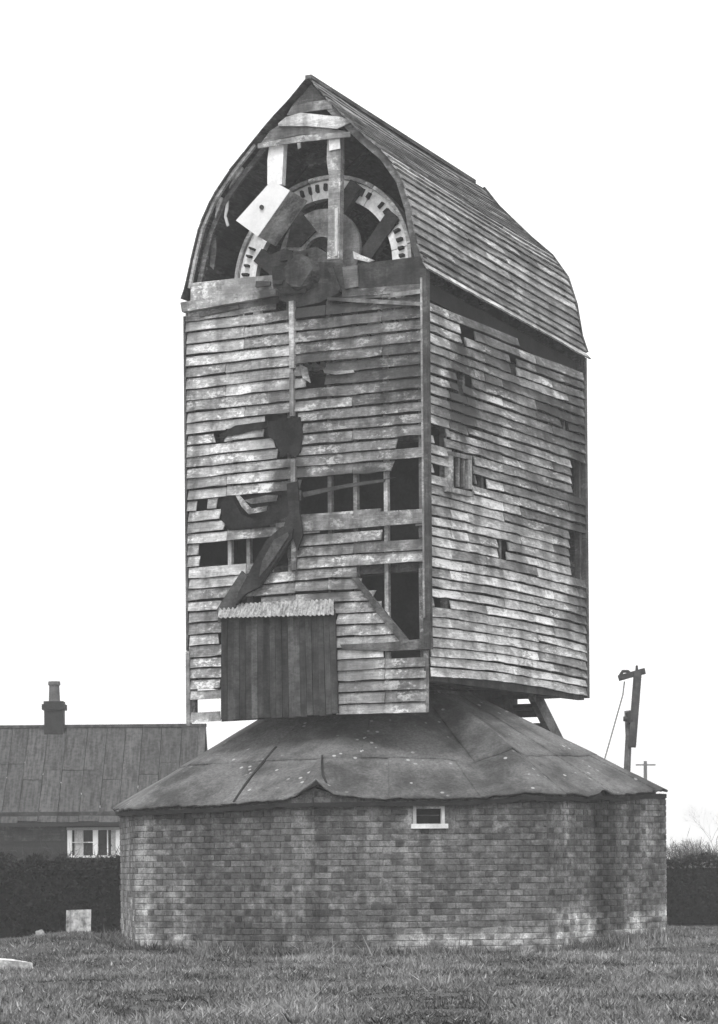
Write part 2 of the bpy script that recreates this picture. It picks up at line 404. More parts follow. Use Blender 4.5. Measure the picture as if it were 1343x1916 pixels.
while z < 5.32:
    ex_ = 0.131 + rs.uniform(-0.007, 0.007); zc = z + ex_ / 2
    bow = 0.06 - 0.075 * z / 5.3 + rs.uniform(-0.006, 0.006); ph = ci * 0.31
    zfn = lambda s, z=z, bow=bow, ph=ph: z + bow * math.sin((s - Y0) / L * math.pi) + 0.010 * nz(s * 0.8, ph, 7)
    iv = [(Y0 + 0.03, Y1 - rs.uniform(0, 0.02) if z < 5.13 else Y0 + 5.266 * max(0.12, (5.46 - z) / 0.34) * 0.7)]
    for h in HS:
        for a, b in scan(h, zc): iv = cut(iv, a + rs.uniform(-0.03, 0.03), b + rs.uniform(-0.03, 0.03))
    if 0.9 < z: iv = cut(iv, S(838, 900).y - 0.003 + rs.uniform(0, 0.02), S(838, 900).y + 0.004 + 0.02) if 1.8 < z < 5 and rs.random() < 0.6 else iv
    out = []
    for a, b in iv:
        js = [s for s in studs_s if a + 0.4 < s < b - 0.4]
        if js:
            k = sorted(rs.sample(js, min(len(js), 2 if b - a > 3 else 1)))
            p = a
            for j in k: out.append((p, j - 0.004)); p = j + 0.005
            out.append((p, b))
        else: out.append((a, b))
    for a, b in out:
        v, f = board_geo(PS, a, b, zfn, ex_ - 0.015 + rs.uniform(-0.012, 0.006), rs, slant=(rs.uniform(-0.008, 0.008), rs.uniform(-0.008, 0.008)))
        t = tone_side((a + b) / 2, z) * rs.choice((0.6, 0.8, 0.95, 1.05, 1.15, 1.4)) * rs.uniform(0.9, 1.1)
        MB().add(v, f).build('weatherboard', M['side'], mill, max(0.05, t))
    z += ex_; ci += 1
# the two walls turned away from us
for P, a, b, zb, nm in ((PL, Y0, Y1, 0.47, 'side'), (PB, X0, X1, 0.47, 'front')):
    mb = MB(); z = zb; r2 = random.Random(9)
    while z < 5.4:
        v, f = board_geo(P, a, b, lambda s, z=z: z, 0.18, r2); mb.add(v, f); z += 0.15
    o = mb.build('weatherboarding', M[nm], mill, 0.3); o['kind'] = 'stuff'
# framing seen through the gaps
for x in studs_f:
    bright = abs(x - F(720, 1000).x) < 0.02 or abs(x - F(427, 1000).x) < 0.02
    MB().box(x - 0.027, x + 0.027, Y0 + 0.03, Y0 + 0.10, 0.12, 5.5).build('stud', M['post'], mill, 0.5 if bright else 0.2)
for y in studs_s[1:]:
    MB().box(X1 - 0.10, X1 - 0.02, y - 0.035, y + 0.035, 0.6, 4.95).build('stud', M['post'], mill, 0.16)
for z in (0.62, 2.05, 3.75):
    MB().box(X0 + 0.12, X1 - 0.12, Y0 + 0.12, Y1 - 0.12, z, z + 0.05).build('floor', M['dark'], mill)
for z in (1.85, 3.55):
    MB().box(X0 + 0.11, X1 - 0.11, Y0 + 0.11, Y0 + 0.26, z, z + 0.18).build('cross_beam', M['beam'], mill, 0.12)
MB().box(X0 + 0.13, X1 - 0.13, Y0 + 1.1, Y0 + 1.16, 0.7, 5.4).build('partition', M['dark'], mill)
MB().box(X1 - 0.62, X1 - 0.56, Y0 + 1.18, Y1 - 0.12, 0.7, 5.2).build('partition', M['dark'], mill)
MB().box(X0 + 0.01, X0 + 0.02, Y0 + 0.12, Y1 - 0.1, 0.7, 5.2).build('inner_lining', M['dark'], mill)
# corner posts, battens
c0 = X1 - 0.005
MB().box(c0 - 0.025, c0 + 0.06, Y0 - 0.075, Y0 + 0.028, F(800, 1212).z, 5.72).build('corner_post', M['post'], mill, 0.09)
MB().box(c0 - 0.02, c0 + 0.006, Y0 - 0.095, Y0 - 0.076, F(800, 1200).z + 0.3, 5.6).build('corner_batten', M['post'], mill, 0.30)
MB().box(X1 - 0.02, X1 + 0.05, Y1 - 0.02, Y1 + 0.06, 0.45, 5.4).build('corner_post', M['post'], mill, 0.13)
MB().box(X0 - 0.035, X0 - 0.005, Y0 - 0.05, Y0 + 0.02, 0.95, 5.45).build('corner_post', M['post'], mill, 0.12)
MB().box(X0 - 0.035, X0 + 0.02, Y0 - 0.062, Y0 - 0.005, -0.06, 0.94).build('skirt_post', M['post'], mill, 0.26)
za, zb_ = F(552, 1068).z, F(552, 565).z
zz = F(552, 690).z
MB().box(xb - 0.035, xb + 0.035, Y0 - 0.085, Y0 - 0.01, zz, zb_).build('batten', M['post'], mill, 0.42)
MB().box(xb - 0.04, xb + 0.02, Y0 - 0.08, Y0 - 0.01, F(552, 780).z, zz - 0.06).build('batten', M['post'], mill, 0.36)
MB().box(xb - 0.03, xb + 0.035, Y0 - 0.08, Y0 - 0.01, za, F(552, 860).z).build('batten', M['post'], mill, 0.22)

def plate(name, pts, mat, tone, off=0.03, th=0.03, plane=F, par=mill):   # a board lying on the front (or side) wall plane
    n = (0, 1, 0) if plane is F else (-1, 0, 0)
    poly = [plane(p[0], p[1], -off if plane is F else off) for p in pts]
    return MB().prism(poly, n, th).build(name, mat, par, tone)
# breast band above the weatherboards
plate('breast_plank', [(357, 530), (440, 521), (508, 515), (512, 548), (430, 560), (356, 570)], M['front'], 0.46, 0.05, 0.06)
plate('breast_ledge', [(337, 566), (430, 551), (515, 540), (516, 553), (430, 568), (340, 584)], M['front'], 0.40, 0.14, 0.13)
plate('breast_plank', [(372, 586), (445, 571), (446, 577), (373, 593)], M['front'], 0.14, 0.075, 0.03)
plate('breast_plank', [(352, 572), (520, 548), (520, 566), (352, 594)], M['front'], 0.28, 0.045, 0.04)
plate('breast_beam', [(668, 494), (760, 483), (792, 478), (796, 529), (668, 541)], M['beam'], 0.075, 0.05, 0.10)
plate('breast_plank', [(640, 541), (795, 530), (796, 545), (640, 556)], M['front'], 0.16, 0.05, 0.03)
plate('breast_plank', [(730, 548), (786, 541), (786, 549), (730, 557)], M['front'], 0.44, 0.066, 0.02)
plate('breast_plank', [(612, 556), (700, 560), (795, 566), (795, 573), (700, 568), (612, 562)], M['front'], 0.24, 0.075, 0.02)
plate('breast_plank', [(640, 500), (668, 496), (670, 536), (645, 541)], M['front'], 0.22, 0.075, 0.08)
plate('breast_backing', [(356, 534), (500, 515), (500, 575), (352, 606)], M['dark'], None, -0.02, 0.02)
plate('shaft_bearing', [(508, 500), (560, 488), (640, 492), (650, 540), (600, 565), (556, 575), (510, 556)], M['beam'], 0.06, 0.03, 0.10)

# gable top: a few crooked boards still hanging
plate('gable_board', [(582, 158), (592, 166), (617, 197), (545, 199)], M['front'], 0.13, 0.03, 0.03)
plate('gable_board', [(545, 200), (580, 191), (617, 186), (622, 203), (590, 207), (536, 216)], M['front'], 0.30, 0.05, 0.025)
plate('gable_board', [(520, 231), (535, 219), (562, 211), (640, 219), (658, 228), (630, 241), (575, 236), (521, 236)], M['front'], 0.8, 0.08, 0.025)
plate('gable_board', [(505, 245), (520, 235), (600, 239), (646, 245), (640, 252), (560, 252), (488, 268)], M['front'], 0.26, 0.05, 0.025)
plate('gable_board', [(482, 269), (560, 254), (655, 246), (655, 256), (560, 266), (482, 278)], M['front'], 0.34, 0.085, 0.025)
plate('gable_board', [(620, 207), (640, 214), (648, 220), (622, 219)], M['front'], 0.07, -0.01, 0.02)
# gable posts
plate('gable_post', [(504, 268), (531, 265), (527, 345), (500, 345), (500, 300)], M['limed'], 1.05, 0.02, 0.10)
plate('gable_post', [(612, 252), (637, 252), (637, 300), (634, 484), (612, 486), (615, 330), (611, 300)], M['front'], 0.40, 0.03, 0.11)
plate('gable_post_facing', [(614, 254), (635, 254), (636, 278), (616, 282)], M['limed'], 1.0, 0.05, 0.015)
plate('gable_post_facing', [(626, 390), (632, 388), (631, 478), (626, 480)], M['limed'], 0.7, 0.05, 0.015)
plate('hanging_splinter', [(555, 263), (561, 263), (562, 276), (557, 279)], M['limed'], 1.0, 0.0, 0.02)
plate('hanging_splinter', [(424, 374), (428, 370), (426, 392), (423, 404), (428, 422), (424, 424), (419, 406), (421, 390)], M['limed'], 0.6, -0.06, 0.02)
plate('collar_beam', [(575, 302), (612, 292), (612, 304), (576, 312)], M['front'], 0.14, -0.6, 0.1)

for q_, tn in (([(372, 505), (376, 470), (384, 440), (388, 442), (382, 475), (378, 508)], 0.16), ([(366, 500), (384, 498), (388, 504), (368, 508)], 0.22), ([(392, 498), (396, 452), (402, 440), (404, 470), (400, 505)], 0.08),
               ([(436, 330), (452, 312), (455, 316), (440, 336), (428, 352)], 0.5), ([(404, 384), (412, 368), (416, 370), (409, 392), (402, 408)], 0.45)):
    plate('gable_splinter', q_, M['front'], tn, -0.12 if tn < 0.3 else 0.0, 0.03)
# sawn-off sail stock: white painted end, grey flank running back into the gable
e = [F(509, 338, -0.42), F(543, 357, -0.42), F(483, 443, -0.42), F(442, 413, -0.42)]
back = [p + Vector((0.01, 0.46, -0.04)) for p in e]
stock = MB().hull8(e, back).build('sail_stock_stub', M['beam'], mill, 0.46)
ef = [p + Vector((0, -0.012, 0)) for p in e]
MB().hull8(ef, [p + Vector((0, -0.002, 0)) for p in e]).build('painted_end', M['white'], stock)
pc = F(490, 388, -0.44)
MB().tube([pc, pc + Vector((0, -0.02, 0))], [0.03, 0.03], 10).build('bolt_head', M['iron'], stock)

# windshaft stump and brake wheel
WY = -L / 2 + 0.45
WC = Vector((F(608, 515, 0.45).x, WY, F(608, 515, 0.45).z)); WR = 1.33
TILT = rad(6)
def wp(r, a, n=0.0):                     # point of the wheel: radius, angle, distance forward of its face
    x, zz_ = r * math.cos(a), r * math.sin(a)
    return WC + Vector((x, zz_ * math.sin(TILT) - n * math.cos(TILT), zz_ * math.cos(TILT) + n * math.sin(TILT)))
rim = None
def ring(r0, r1, a0, a1, n0, n1, seg):
    mb = MB(); v = []; f = []
    for i in range(seg + 1):
        a = a0 + (a1 - a0) * i / seg
        v += [wp(r0, a, n0), wp(r1, a, n0), wp(r1, a, n1), wp(r0, a, n1)]
    for i in range(seg):
        p = i * 4; q = p + 4; f += [(p + k, p + (k + 1) % 4, q + (k + 1) % 4, q + k) for k in range(4)]
    f += [(3, 2, 1, 0), tuple(seg * 4 + k for k in range(4))]
    return mb.add(v, f)
hubm = ring(0.22, 0.60, 0, 2 * math.pi, 0.09, 0.16, 40); hubm.v = [(x, y, z + 0.25) for x, y, z in hubm.v]
wheel = hubm.build('brake_wheel', M['beam'], mill, 0.26)
rw = random.Random(3)
for i in range(8):
    a0 = i * math.pi / 4 + 0.2
    t = 0.7 if i in (2,) else 1.0
    ring(WR - 0.30, WR - 0.055, a0 + 0.006, a0 + math.pi / 4 - 0.006, -0.04, 0.06, 10).build('rim_segment', M['limed'], wheel, t)
    ring(WR - 0.05, WR, a0 + 0.006, a0 + math.pi / 4 - 0.006, -0.14, 0.11, 10).build('brake_hoop', M['front'], wheel, t * 0.5)
NC = 64
for i in range(NC):
    a = 2 * math.pi * (i + rw.uniform(-0.1, 0.1)) / NC; c, d = 0.022 * rw.uniform(0.8, 1.25), 0.048 * rw.uniform(0.8, 1.15)
    q0 = [wp(WR - 0.15 + s1 * d, a + s2 * c / WR, 0.055) for s1, s2 in ((-1, -1), (1, -0.8), (1, 0.8), (-1, 1))]
    q1 = [wp(WR - 0.15 + s1 * d * 0.8, a + s2 * c / WR * 0.8, 0.115) for s1, s2 in ((-1, -1), (1, -0.8), (1, 0.8), (-1, 1))]
    if i in (9, 22, 27): continue        # lost cogs
    MB().hull8(q0, q1).build('cog', M['cog'], wheel)
def arm(p, q, w=0.20):
    a, b = WC + Vector((p[0], 0, p[1])), WC + Vector((q[0], 0, q[1]))
    MB().beam(a + Vector((0, 0.02, 0)), b + Vector((0, 0.02, 0)), 0.14, w, up=(b - a).cross(Vector((0, 1, 0)))).build('wheel_arm', M['beam'], wheel, 0.055)
for rot in (0, math.pi / 2):
    for s in (-0.36, 0.36):
        ang = rad(50) + rot; u = Vector((math.cos(ang), math.sin(ang))); nrm = Vector((-u.y, u.x))
        p = nrm * s - u * (0.35 if rot == 0 else 1.15); q = nrm * s + u * (1.2 if rot == 0 else 1.0)
        arm((p.x, p.y), (q.x, q.y))
sh = MB(); pts = []; rr = []
for i in range(16):
    y = -L / 2 - 0.12 + i * 0.16
    pts.append((F(572, 512).x, y, F(572, 512).z + (y + L / 2) * -0.10)); rr.append((0.22, 0.25, 0.28, 0.31)[i] if i < 4 else 0.32)
sh.tube(pts, rr, 26)
def rough(p):
    x, y, z = p; k = 0.05 * nz(x * 3, y * 1.5, z * 3) + 0.02 * nz(x * 14, y * 1.5, z * 14)
    return (x + k, y + 0.14 * nz(x * 9, z * 9, 2) + 0.08 * nz(x * 24, z * 24, 6), z + 0.05 * nz(x * 3, y * 1.5 + 9, z * 3) + 0.02 * nz(x * 14, y * 1.5, z * 14 + 4))
sh.v = [rough(p) for p in sh.v]
sh.build('windshaft', M['beam'], mill, 0.07)
plate('rotten_timber', [(545, 418), (566, 402), (590, 432), (562, 462), (535, 462)], M['beam'], 0.05, -0.28, 0.05)
plate('rotten_timber', [(503, 478), (530, 466), (560, 470), (590, 462), (640, 488), (650, 530), (625, 548), (600, 540), (560, 552), (520, 540), (498, 505)], M['beam'], 0.10, 0.02, 0.12)
plate('rotten_timber', [(660, 470), (672, 476), (700, 487), (690, 491), (662, 484)], M['front'], 0.60, 0.06, 0.04)
rt = random.Random(40)
for i in range(9):
    px, py = rt.gauss(575, 34), rt.gauss(520, 16); a_ = rt.choice((rad(-8), rad(-6), rad(80))) + rt.gauss(0, 0.12); l_, w_ = rt.uniform(10, 26), rt.uniform(4, 9)
    c_, s_ = math.cos(a_), math.sin(a_)
    plate('rotten_timber', [(px + c_ * l_ - s_ * w_, py + s_ * l_ + c_ * w_), (px - c_ * l_ - s_ * w_, py - s_ * l_ + c_ * w_), (px - c_ * l_ * 0.8 + s_ * w_, py - s_ * l_ * 0.8 - c_ * w_), (px + c_ * l_ * 1.1 + s_ * w_ * 0.3, py + s_ * l_ * 1.1 - c_ * w_ * 0.3)],
          M['beam'], rt.choice((0.04, 0.05, 0.06, 0.09, 0.12)), rt.uniform(0.03, 0.10), 0.04)

# curved roof
PR = [(1.835, 5.68), (1.770, 5.80), (1.685, 6.05), (1.605, 6.52), (1.475, 6.92), (1.235, 7.26), (0.90, 7.56), (0.62, 7.84), (0.38, 8.08), (0.150, 8.375)]
PLf = [(-1.800, 5.68), (-1.735, 5.82), (-1.640, 6.20), (-1.520, 6.60), (-1.320, 6.97), (-1.030, 7.31), (-0.70, 7.63), (-0.40, 7.91), (-0.13, 8.12), (0.140, 8.375)]
def arc_tab(P):
    a = [0.0]
    for i in range(1, len(P)): a.append(a[-1] + math.dist(P[i], P[i - 1]))
    return a
def roofP(P, sgn):
    A = arc_tab(P)
    def fn(s, n, a):
        i = 0
        while i < len(A) - 2 and A[i + 1] < a: i += 1
        t = (a - A[i]) / (A[i + 1] - A[i]); x = P[i][0] + (P[i + 1][0] - P[i][0]) * t; z_ = P[i][1] + (P[i + 1][1] - P[i][1]) * t
        dx, dz = P[i + 1][0] - P[i][0], P[i + 1][1] - P[i][1]; l = math.hypot(dx, dz)
        k = (s + L / 2) / L
        drop = 0.30 * k + 0.03 * math.sin(k * math.pi) * a / A[-1]
        return (x + sgn * n * dz / l, s, z_ + sgn * n * -dx / l - drop)
    return fn, A[-1]
RP, RA = roofP(PR, 1); LP, LA = roofP(PLf, -1)
rr_ = random.Random(11)
a = 0.0; RY0, RY1 = Y0 - 0.10, Y1 + 0.10
while a < RA - 0.03:
    ex_ = (0.126 if a < 1.75 else 0.105) + rr_.uniform(-0.006, 0.006)
    ex_ = min(ex_, RA - a)
    js = sorted(rr_.sample([-1.6, -1.0, -0.4, 0.3, 0.9, 1.6], 2)); segs = [(RY0 + rr_.uniform(-0.03, 0.03), js[0]), (js[0] + 0.006, js[1]), (js[1] + 0.006, RY1)]
    for p, q in segs:
        zf_ = lambda s, a=a: a + 0.008 * nz(s * 1.1, a * 3, 5)
        v, f = board_geo(RP, p, q, zf_, ex_ - 0.010 if a < 1.75 else ex_ + 0.01, rr_, nb=0.046 if a < 1.75 else 0.034, rag=0.005)
        t = (0.33 if a < 1.7 else 0.19) * (1.2 if a < 0.1 else 1) * rr_.choice((0.7, 0.85, 1.0, 1.15, 1.3)) * (1.0 - 0.10 * (p > 0.5))
        MB().add(v, f).build('roof_board', M['roofboard'], mill, t)
    a += ex_
v = []; f = []
for i in range(21):
    for j in range(15):
        v.append(RP(RY0 + 0.06 + (RY1 - RY0 - 0.12) * j / 14, -0.012, RA * (0.01 + 0.985 * i / 20)))
for i in range(20):
    for j in range(14): k = i * 15 + j; f.append((k, k + 1, k + 16, k + 15))
MB().add(v, f).build('roof_lining', M['dark'], mill)
mb = MB(); a = 0.0
while a < LA - 0.05:
    v, f = board_geo(LP, RY0, RY1, lambda s, a=a: a, 0.17, rr_, nb=0.022, th=0.012); mb.add(v, f); a += 0.13
o = mb.build('roof_boarding', M['roofboard'], mill, 0.11); o['kind'] = 'stuff'
rp = RP(0, 0, RA); MB().beam((rp[0], RY0, 8.40), (rp[0], RY1 - 0.3, 8.11), 0.09, 0.05).build('ridge_board', M['roofboard'], mill, 0.12)
# rear gable, eaves plates, edge strips along the open gable
poly = [Vector((p[0], Y1 - 0.02, p[1] - 0.31)) for p in PR] + [Vector((p[0], Y1 - 0.02, p[1] - 0.31)) for p in reversed(PLf[:-1])]
MB().prism(poly, (0, 1, 0), 0.04).build('rear_gable', M['side'], mill, 0.2)
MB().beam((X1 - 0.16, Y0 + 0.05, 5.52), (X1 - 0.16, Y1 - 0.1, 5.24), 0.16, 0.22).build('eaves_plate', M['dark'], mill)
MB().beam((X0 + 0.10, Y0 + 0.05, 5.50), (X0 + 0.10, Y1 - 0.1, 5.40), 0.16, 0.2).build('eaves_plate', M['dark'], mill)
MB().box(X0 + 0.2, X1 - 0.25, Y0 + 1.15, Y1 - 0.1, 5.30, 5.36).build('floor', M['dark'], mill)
def edge(P, nm, tone, inn, w, y, k0=0, k1=99):
    v = []; f = []; pp = P[k0:k1]
    for i, (x, z_) in enumerate(pp):
        q = pp[min(i + 1, len(pp) - 1)]; o_ = pp[max(i - 1, 0)]; d = Vector((q[0] - o_[0], q[1] - o_[1])).normalized(); n_ = Vector((-d.y, d.x)) * (1 if P is PR else -1)
        for yy in (y, y + 0.045):
            dr = 0.30 * (yy + L / 2) / L
            v += [(x + n_.x * inn, yy, z_ - dr + n_.y * inn), (x + n_.x * (inn + w), yy, z_ - dr + n_.y * (inn + w))]
    for i in range(len(pp) - 1):
        p = i * 4; q = p + 4
        f += [(p, p + 1, q + 1, q), (p + 2, q + 2, q + 3, p + 3), (p, q, q + 2, p + 2), (p + 1, p + 3, q + 3, q + 1)]
    f += [(0, 2, 3, 1), (len(v) - 4, len(v) - 3, len(v) - 1, len(v) - 2)]
    MB().add(v, f).build(nm, M['front'], mill, tone)
edge(PLf, 'barge_board', 0.55, 0.0, 0.04, Y0 - 0.06, 1, 7)
edge(PLf, 'rafter', 0.12, 0.06, 0.07, Y0 + 0.05, 1, 9)
edge(PR, 'rafter', 0.16, 0.0, 0.09, Y0 - 0.04, 1, 9)
edge(PR, 'barge_board', 0.09, -0.052, 0.12, Y1 + 0.102, 1, 10)
for y in (-1.6, -0.6, 0.4, 1.4):
    edge(PLf, 'rafter', 0.06, 0.06, 0.1, y, 1, 9); edge(PR, 'rafter', 0.06, 0.06, 0.1, y, 1, 9)

# loose timbers on the front
plate('leaning_beam', [(500, 1008), (528, 985), (548, 990), (546, 1006), (484, 1098), (456, 1112), (440, 1132), (446, 1108), (462, 1078), (470, 1062)], M['beam'], 0.035, 0.13, 0.07)
plate('leaning_beam', [(512, 1010), (538, 996), (541, 1002), (500, 1062), (484, 1080), (490, 1050)], M['beam'], 0.08, 0.15, 0.02)
plate('leaning_beam', [(452, 1068), (470, 1088), (432, 1150), (408, 1165), (405, 1140)], M['beam'], 0.09, 0.10, 0.04)
plate('leaning_beam', [(655, 1078), (668, 1082), (765, 1200), (752, 1206), (700, 1140), (672, 1100)], M['beam'], 0.13, 0.075, 0.05)
plate('loose_board', [(456, 936), (500, 926), (520, 927), (518, 937), (470, 943)], M['front'], 0.20, 0.03, 0.02)
plate('loose_board', [(440, 926), (447, 926), (470, 952), (500, 946), (498, 956), (465, 962), (452, 948)], M['front'], 0.26, 0.078, 0.02)
plate('loose_board', [(517, 975), (536, 968), (552, 982), (545, 990), (515, 986)], M['front'], 0.45, 0.06, 0.02)
plate('tar_paper', [(404, 922), (426, 912), (470, 915), (548, 905), (553, 960), (540, 992), (500, 984), (470, 992), (428, 992), (408, 976)], M['tar'], None, -0.006, 0.012)
plate('tar_paper', [(498, 792), (520, 784), (562, 780), (567, 812), (562, 846), (550, 856), (538, 848), (526, 856), (516, 826), (502, 818)], M['tar'], None, 0.056, 0.006)
plate('tar_paper', [(412, 942), (424, 930), (436, 934), (450, 962), (476, 972), (508, 964), (532, 952), (546, 958), (538, 976), (500, 982), (470, 990), (430, 988), (414, 974)], M['tar'], None, 0.06, 0.006)
plate('tar_paper', [(440, 796), (470, 792), (500, 788), (502, 800), (470, 806), (448, 812), (424, 816), (414, 826), (409, 814), (424, 806)], M['tar'], None, 0.062, 0.005)
plate('hanging_strip', [(536, 905), (556, 900), (560, 960), (566, 1000), (556, 1030), (546, 1002), (528, 990), (540, 960)], M['beam'], 0.035, 0.10, 0.03)
plate('band_board', [(562, 966), (640, 962), (790, 952), (790, 978), (640, 990), (562, 994)], M['front'], 0.30, 0.055, 0.03)
plate('loose_board', [(565, 921), (650, 905), (740, 893), (720, 897), (718, 902), (700, 904), (640, 914), (568, 930)], M['front'], 0.13, 0.04, 0.02)
plate('loose_board', [(604, 690), (628, 694), (660, 692), (662, 697), (628, 701), (606, 698)], M['front'], 0.42, 0.07, 0.02)
plate('loose_board', [(560, 682), (574, 688), (580, 716), (566, 708)], M['front'], 0.40, 0.06, 0.02)
plate('sill_beam', [(636, 1206), (720, 1202), (804, 1194), (804, 1214), (720, 1218), (640, 1214)], M['beam'], 0.14, 0.07, 0.10)
plate('stud', [(783, 1064), (795, 1062), (797, 1205), (785, 1205)], M['post'], 0.2, 0.04, 0.06)
plate('skirt_board', [(792, 1216), (800, 1216), (800, 1332), (795, 1333)], M['post'], 0.2, 0.03, 0.04)

# boarded door with a pale tin apron above it
door = plate('door', [(415, 1146), (627, 1140), (633, 1338), (414, 1350)], M['door'], 0.04, 0.045, 0.03)
rd = random.Random(2); NP = 19
for i in range(NP):
    u0, u1 = i / NP, (i + 1) / NP - 0.06 / NP
    def dp(u, t, off=-0.09):
        a_, b_ = F(415 + 212 * u, 1150 - 8 * u, off), F(414 + 219 * u, 1350 - 12 * u, off)
        return a_ + (b_ - a_) * t
    lo = 1.0 - rd.uniform(0, 0.02)
    pr_ = rd.uniform(0, 0.014)
    q = [dp(u0, 0), dp(u1, 0), dp(u1, lo), dp(u0, lo)]
    q = [p + Vector((0, -pr_, 0)) for p in q]
    MB().hull8(q, [p + Vector((0, 0.03, 0)) for p in q]).build('plank', M['door'], door, rd.choice((0.045, 0.06, 0.075, 0.06, 0.10)))
v = []; f = []; nh = 110
for i in range(nh + 1):
    u = i / nh
    tp, bt = F(410 + 213 * u, 1131 - 10 * u, -0.05), F(407 + 217 * u, 1156 - 6 * u, -0.20)
    w = 0.009 * math.sin(u * 26 * 2 * math.pi)
    rg = 0.012 * nz(u * 13, 2, 2) + (0.03 if 0.58 < u < 0.66 else 0) * nz(u * 60, 1, 1)
    v += [tp + Vector((0, -w, w)), bt + Vector((0, -w, w + rg))]
    if i < nh: f.append((2 * i, 2 * i + 1, 2 * i + 3, 2 * i + 2))
o = MB().add(v, f).build('door_apron', M['tin'], mill); sm = o.modifiers.new('thick', 'SOLIDIFY'); sm.thickness = 0.006

# window of the side wall
def sbar(nm, x0, y0, x1, y1, tone, off, th, par=mill, mat='post'):
    return plate(nm, [(x0, y0), (x1, y0 + (x1 - x0) * 0.22), (x1, y1 + (x1 - x0) * 0.22), (x0, y1)], M[mat], tone, off, th, S, par)
win = sbar('window', 846, 852, 878, 908, 0.03, 0.0, 0.01, mill, 'dark')
sbar('frame', 842, 848, 848, 914, 0.42, 0.07, 0.08, win); sbar('frame', 876, 858, 883, 914, 0.48, 0.07, 0.08, win)
sbar('frame', 842, 844, 883, 852, 0.25, 0.075, 0.08, win); sbar('sill', 838, 910, 886, 919, 0.36, 0.10, 0.1, win)
sbar('mullion', 857, 855, 860, 910, 0.24, 0.05, 0.04, win); sbar('mullion', 867, 855, 870, 910, 0.24, 0.05, 0.04, win)

# substructure under the body: beams, post, rear steps
for x in (-0.5, 0.5): MB().beam((x, Y0 + 0.15, 0.42), (x, Y1 + 0.15, 0.42), 0.28, 0.30).build('sheer_beam', M['beam'], mill, 0.07)
for y in (-2.3, -1.3, 0.0, 1.3, 2.4): MB().beam((X0 + 0.05, y, 0.54), (X1 - 0.03, y, 0.54), 0.18, 0.16, up=(0, 0, 1)).build('floor_joist', M['beam'], mill, 0.08)
MB().box(X0 + 0.04, X1 - 0.03, Y0 + 0.14, Y1 - 0.02, 0.632, 0.66).build('floor', M['dark'], mill)
MB().beam((X1 - 0.05, Y0 + 0.1, 0.50), (X1 - 0.05, Y1 - 0.03, 0.50), 0.10, 0.16).build('floor_joist', M['beam'], mill, 0.07)
MB().box(0.9, 0.97, Y0 + 1.0, Y0 + 1.07, 0.1, 0.5).build('hanging_post', M['post'], mill, 0.2)
for x in (0.38, 1.10):
    MB().beam((x, Y1 - 0.35, 0.55), (x, Y1 + 4.2, -2.95), 0.09, 0.24, up=(0, 0, 1)).build('step_string', M['beam'], mill, 0.24 if x > 1 else 0.1)
for i in range(12):
    t = (i + 1) / 13
    MB().box(0.42, 1.06, Y1 - 0.35 + 4.55 * t - 0.1, Y1 - 0.35 + 4.55 * t + 0.1, 0.57 - 3.5 * t, 0.61 - 3.5 * t).build('step_tread', M['beam'], mill, 0.1)
for i in range(9):
    t = (i + 0.75) / 13
    MB().box(0.42, 1.06, Y1 - 0.35 + 4.55 * t + 0.08, Y1 - 0.35 + 4.55 * t + 0.10, 0.40 - 3.5 * t, 0.60 - 3.5 * t).build('step_riser', M['dark'], mill)
MB().beam((0.75, Y1 - 0.8, 0.5), (0.75, Y1 + 0.4, -0.6), 0.16, 0.2).build('tail_beam', M['beam'], mill, 0.07)
MB().box(-0.33, 0.33, -0.33, 0.33, -2.6, 0.66).build('main_post', M['beam'], mill, 0.08)

# ------------------------------------------------------------------ the octagonal roundhouse
RO = Vector((0.39, 39.75, 0)); RR = 3.93
rh = thing('roundhouse', 'low octagonal brick roundhouse with a patched felt roof under the windmill', 'roundhouse', RO)
A0 = -14.0
def adir(a): return Vector((math.sin(rad(a)), -math.cos(rad(a)), 0))
VERT = [adir(A0 + 45 * k) * RR for k in range(8)]
EAVE = [(200, 1515), (225, 1516), (320, 1512), (430, 1507), (530, 1499), (556, 1490), (578, 1474), (592, 1462), (606, 1476), (628, 1490), (700, 1497), (800, 1496), (850, 1496), (930, 1492), (985, 1485), (1040, 1488), (1110, 1488), (1135, 1485), (1160, 1490), (1230, 1482), (1270, 1482)]
EAVE0 = [q_ for q_ in EAVE if not 531 < q_[0] < 640]
def octr(phi):
    m = (phi - A0 + 22.5) % 45 - 22.5; m = ((phi - (A0 - 22.5)) + 22.5) % 45 - 22.5
    return RR * math.cos(rad(22.5)) / math.cos(rad(m))
def eave_z(phi, r, EAVE=EAVE):
    p = RO + adir(phi) * r
    if p.y > RO.y + 1.6: return 1.90
    px = min(1269, max(201, CX + p.x / p.y * FPX))
    for i in range(len(EAVE) - 1):
        if EAVE[i][0] <= px <= EAVE[i + 1][0]:
            t = (px - EAVE[i][0]) / (EAVE[i + 1][0] - EAVE[i][0]); py = EAVE[i][1] + t * (EAVE[i + 1][1] - EAVE[i][1])
            return EYE + ray(px, py).z * p.y
    return 1.88
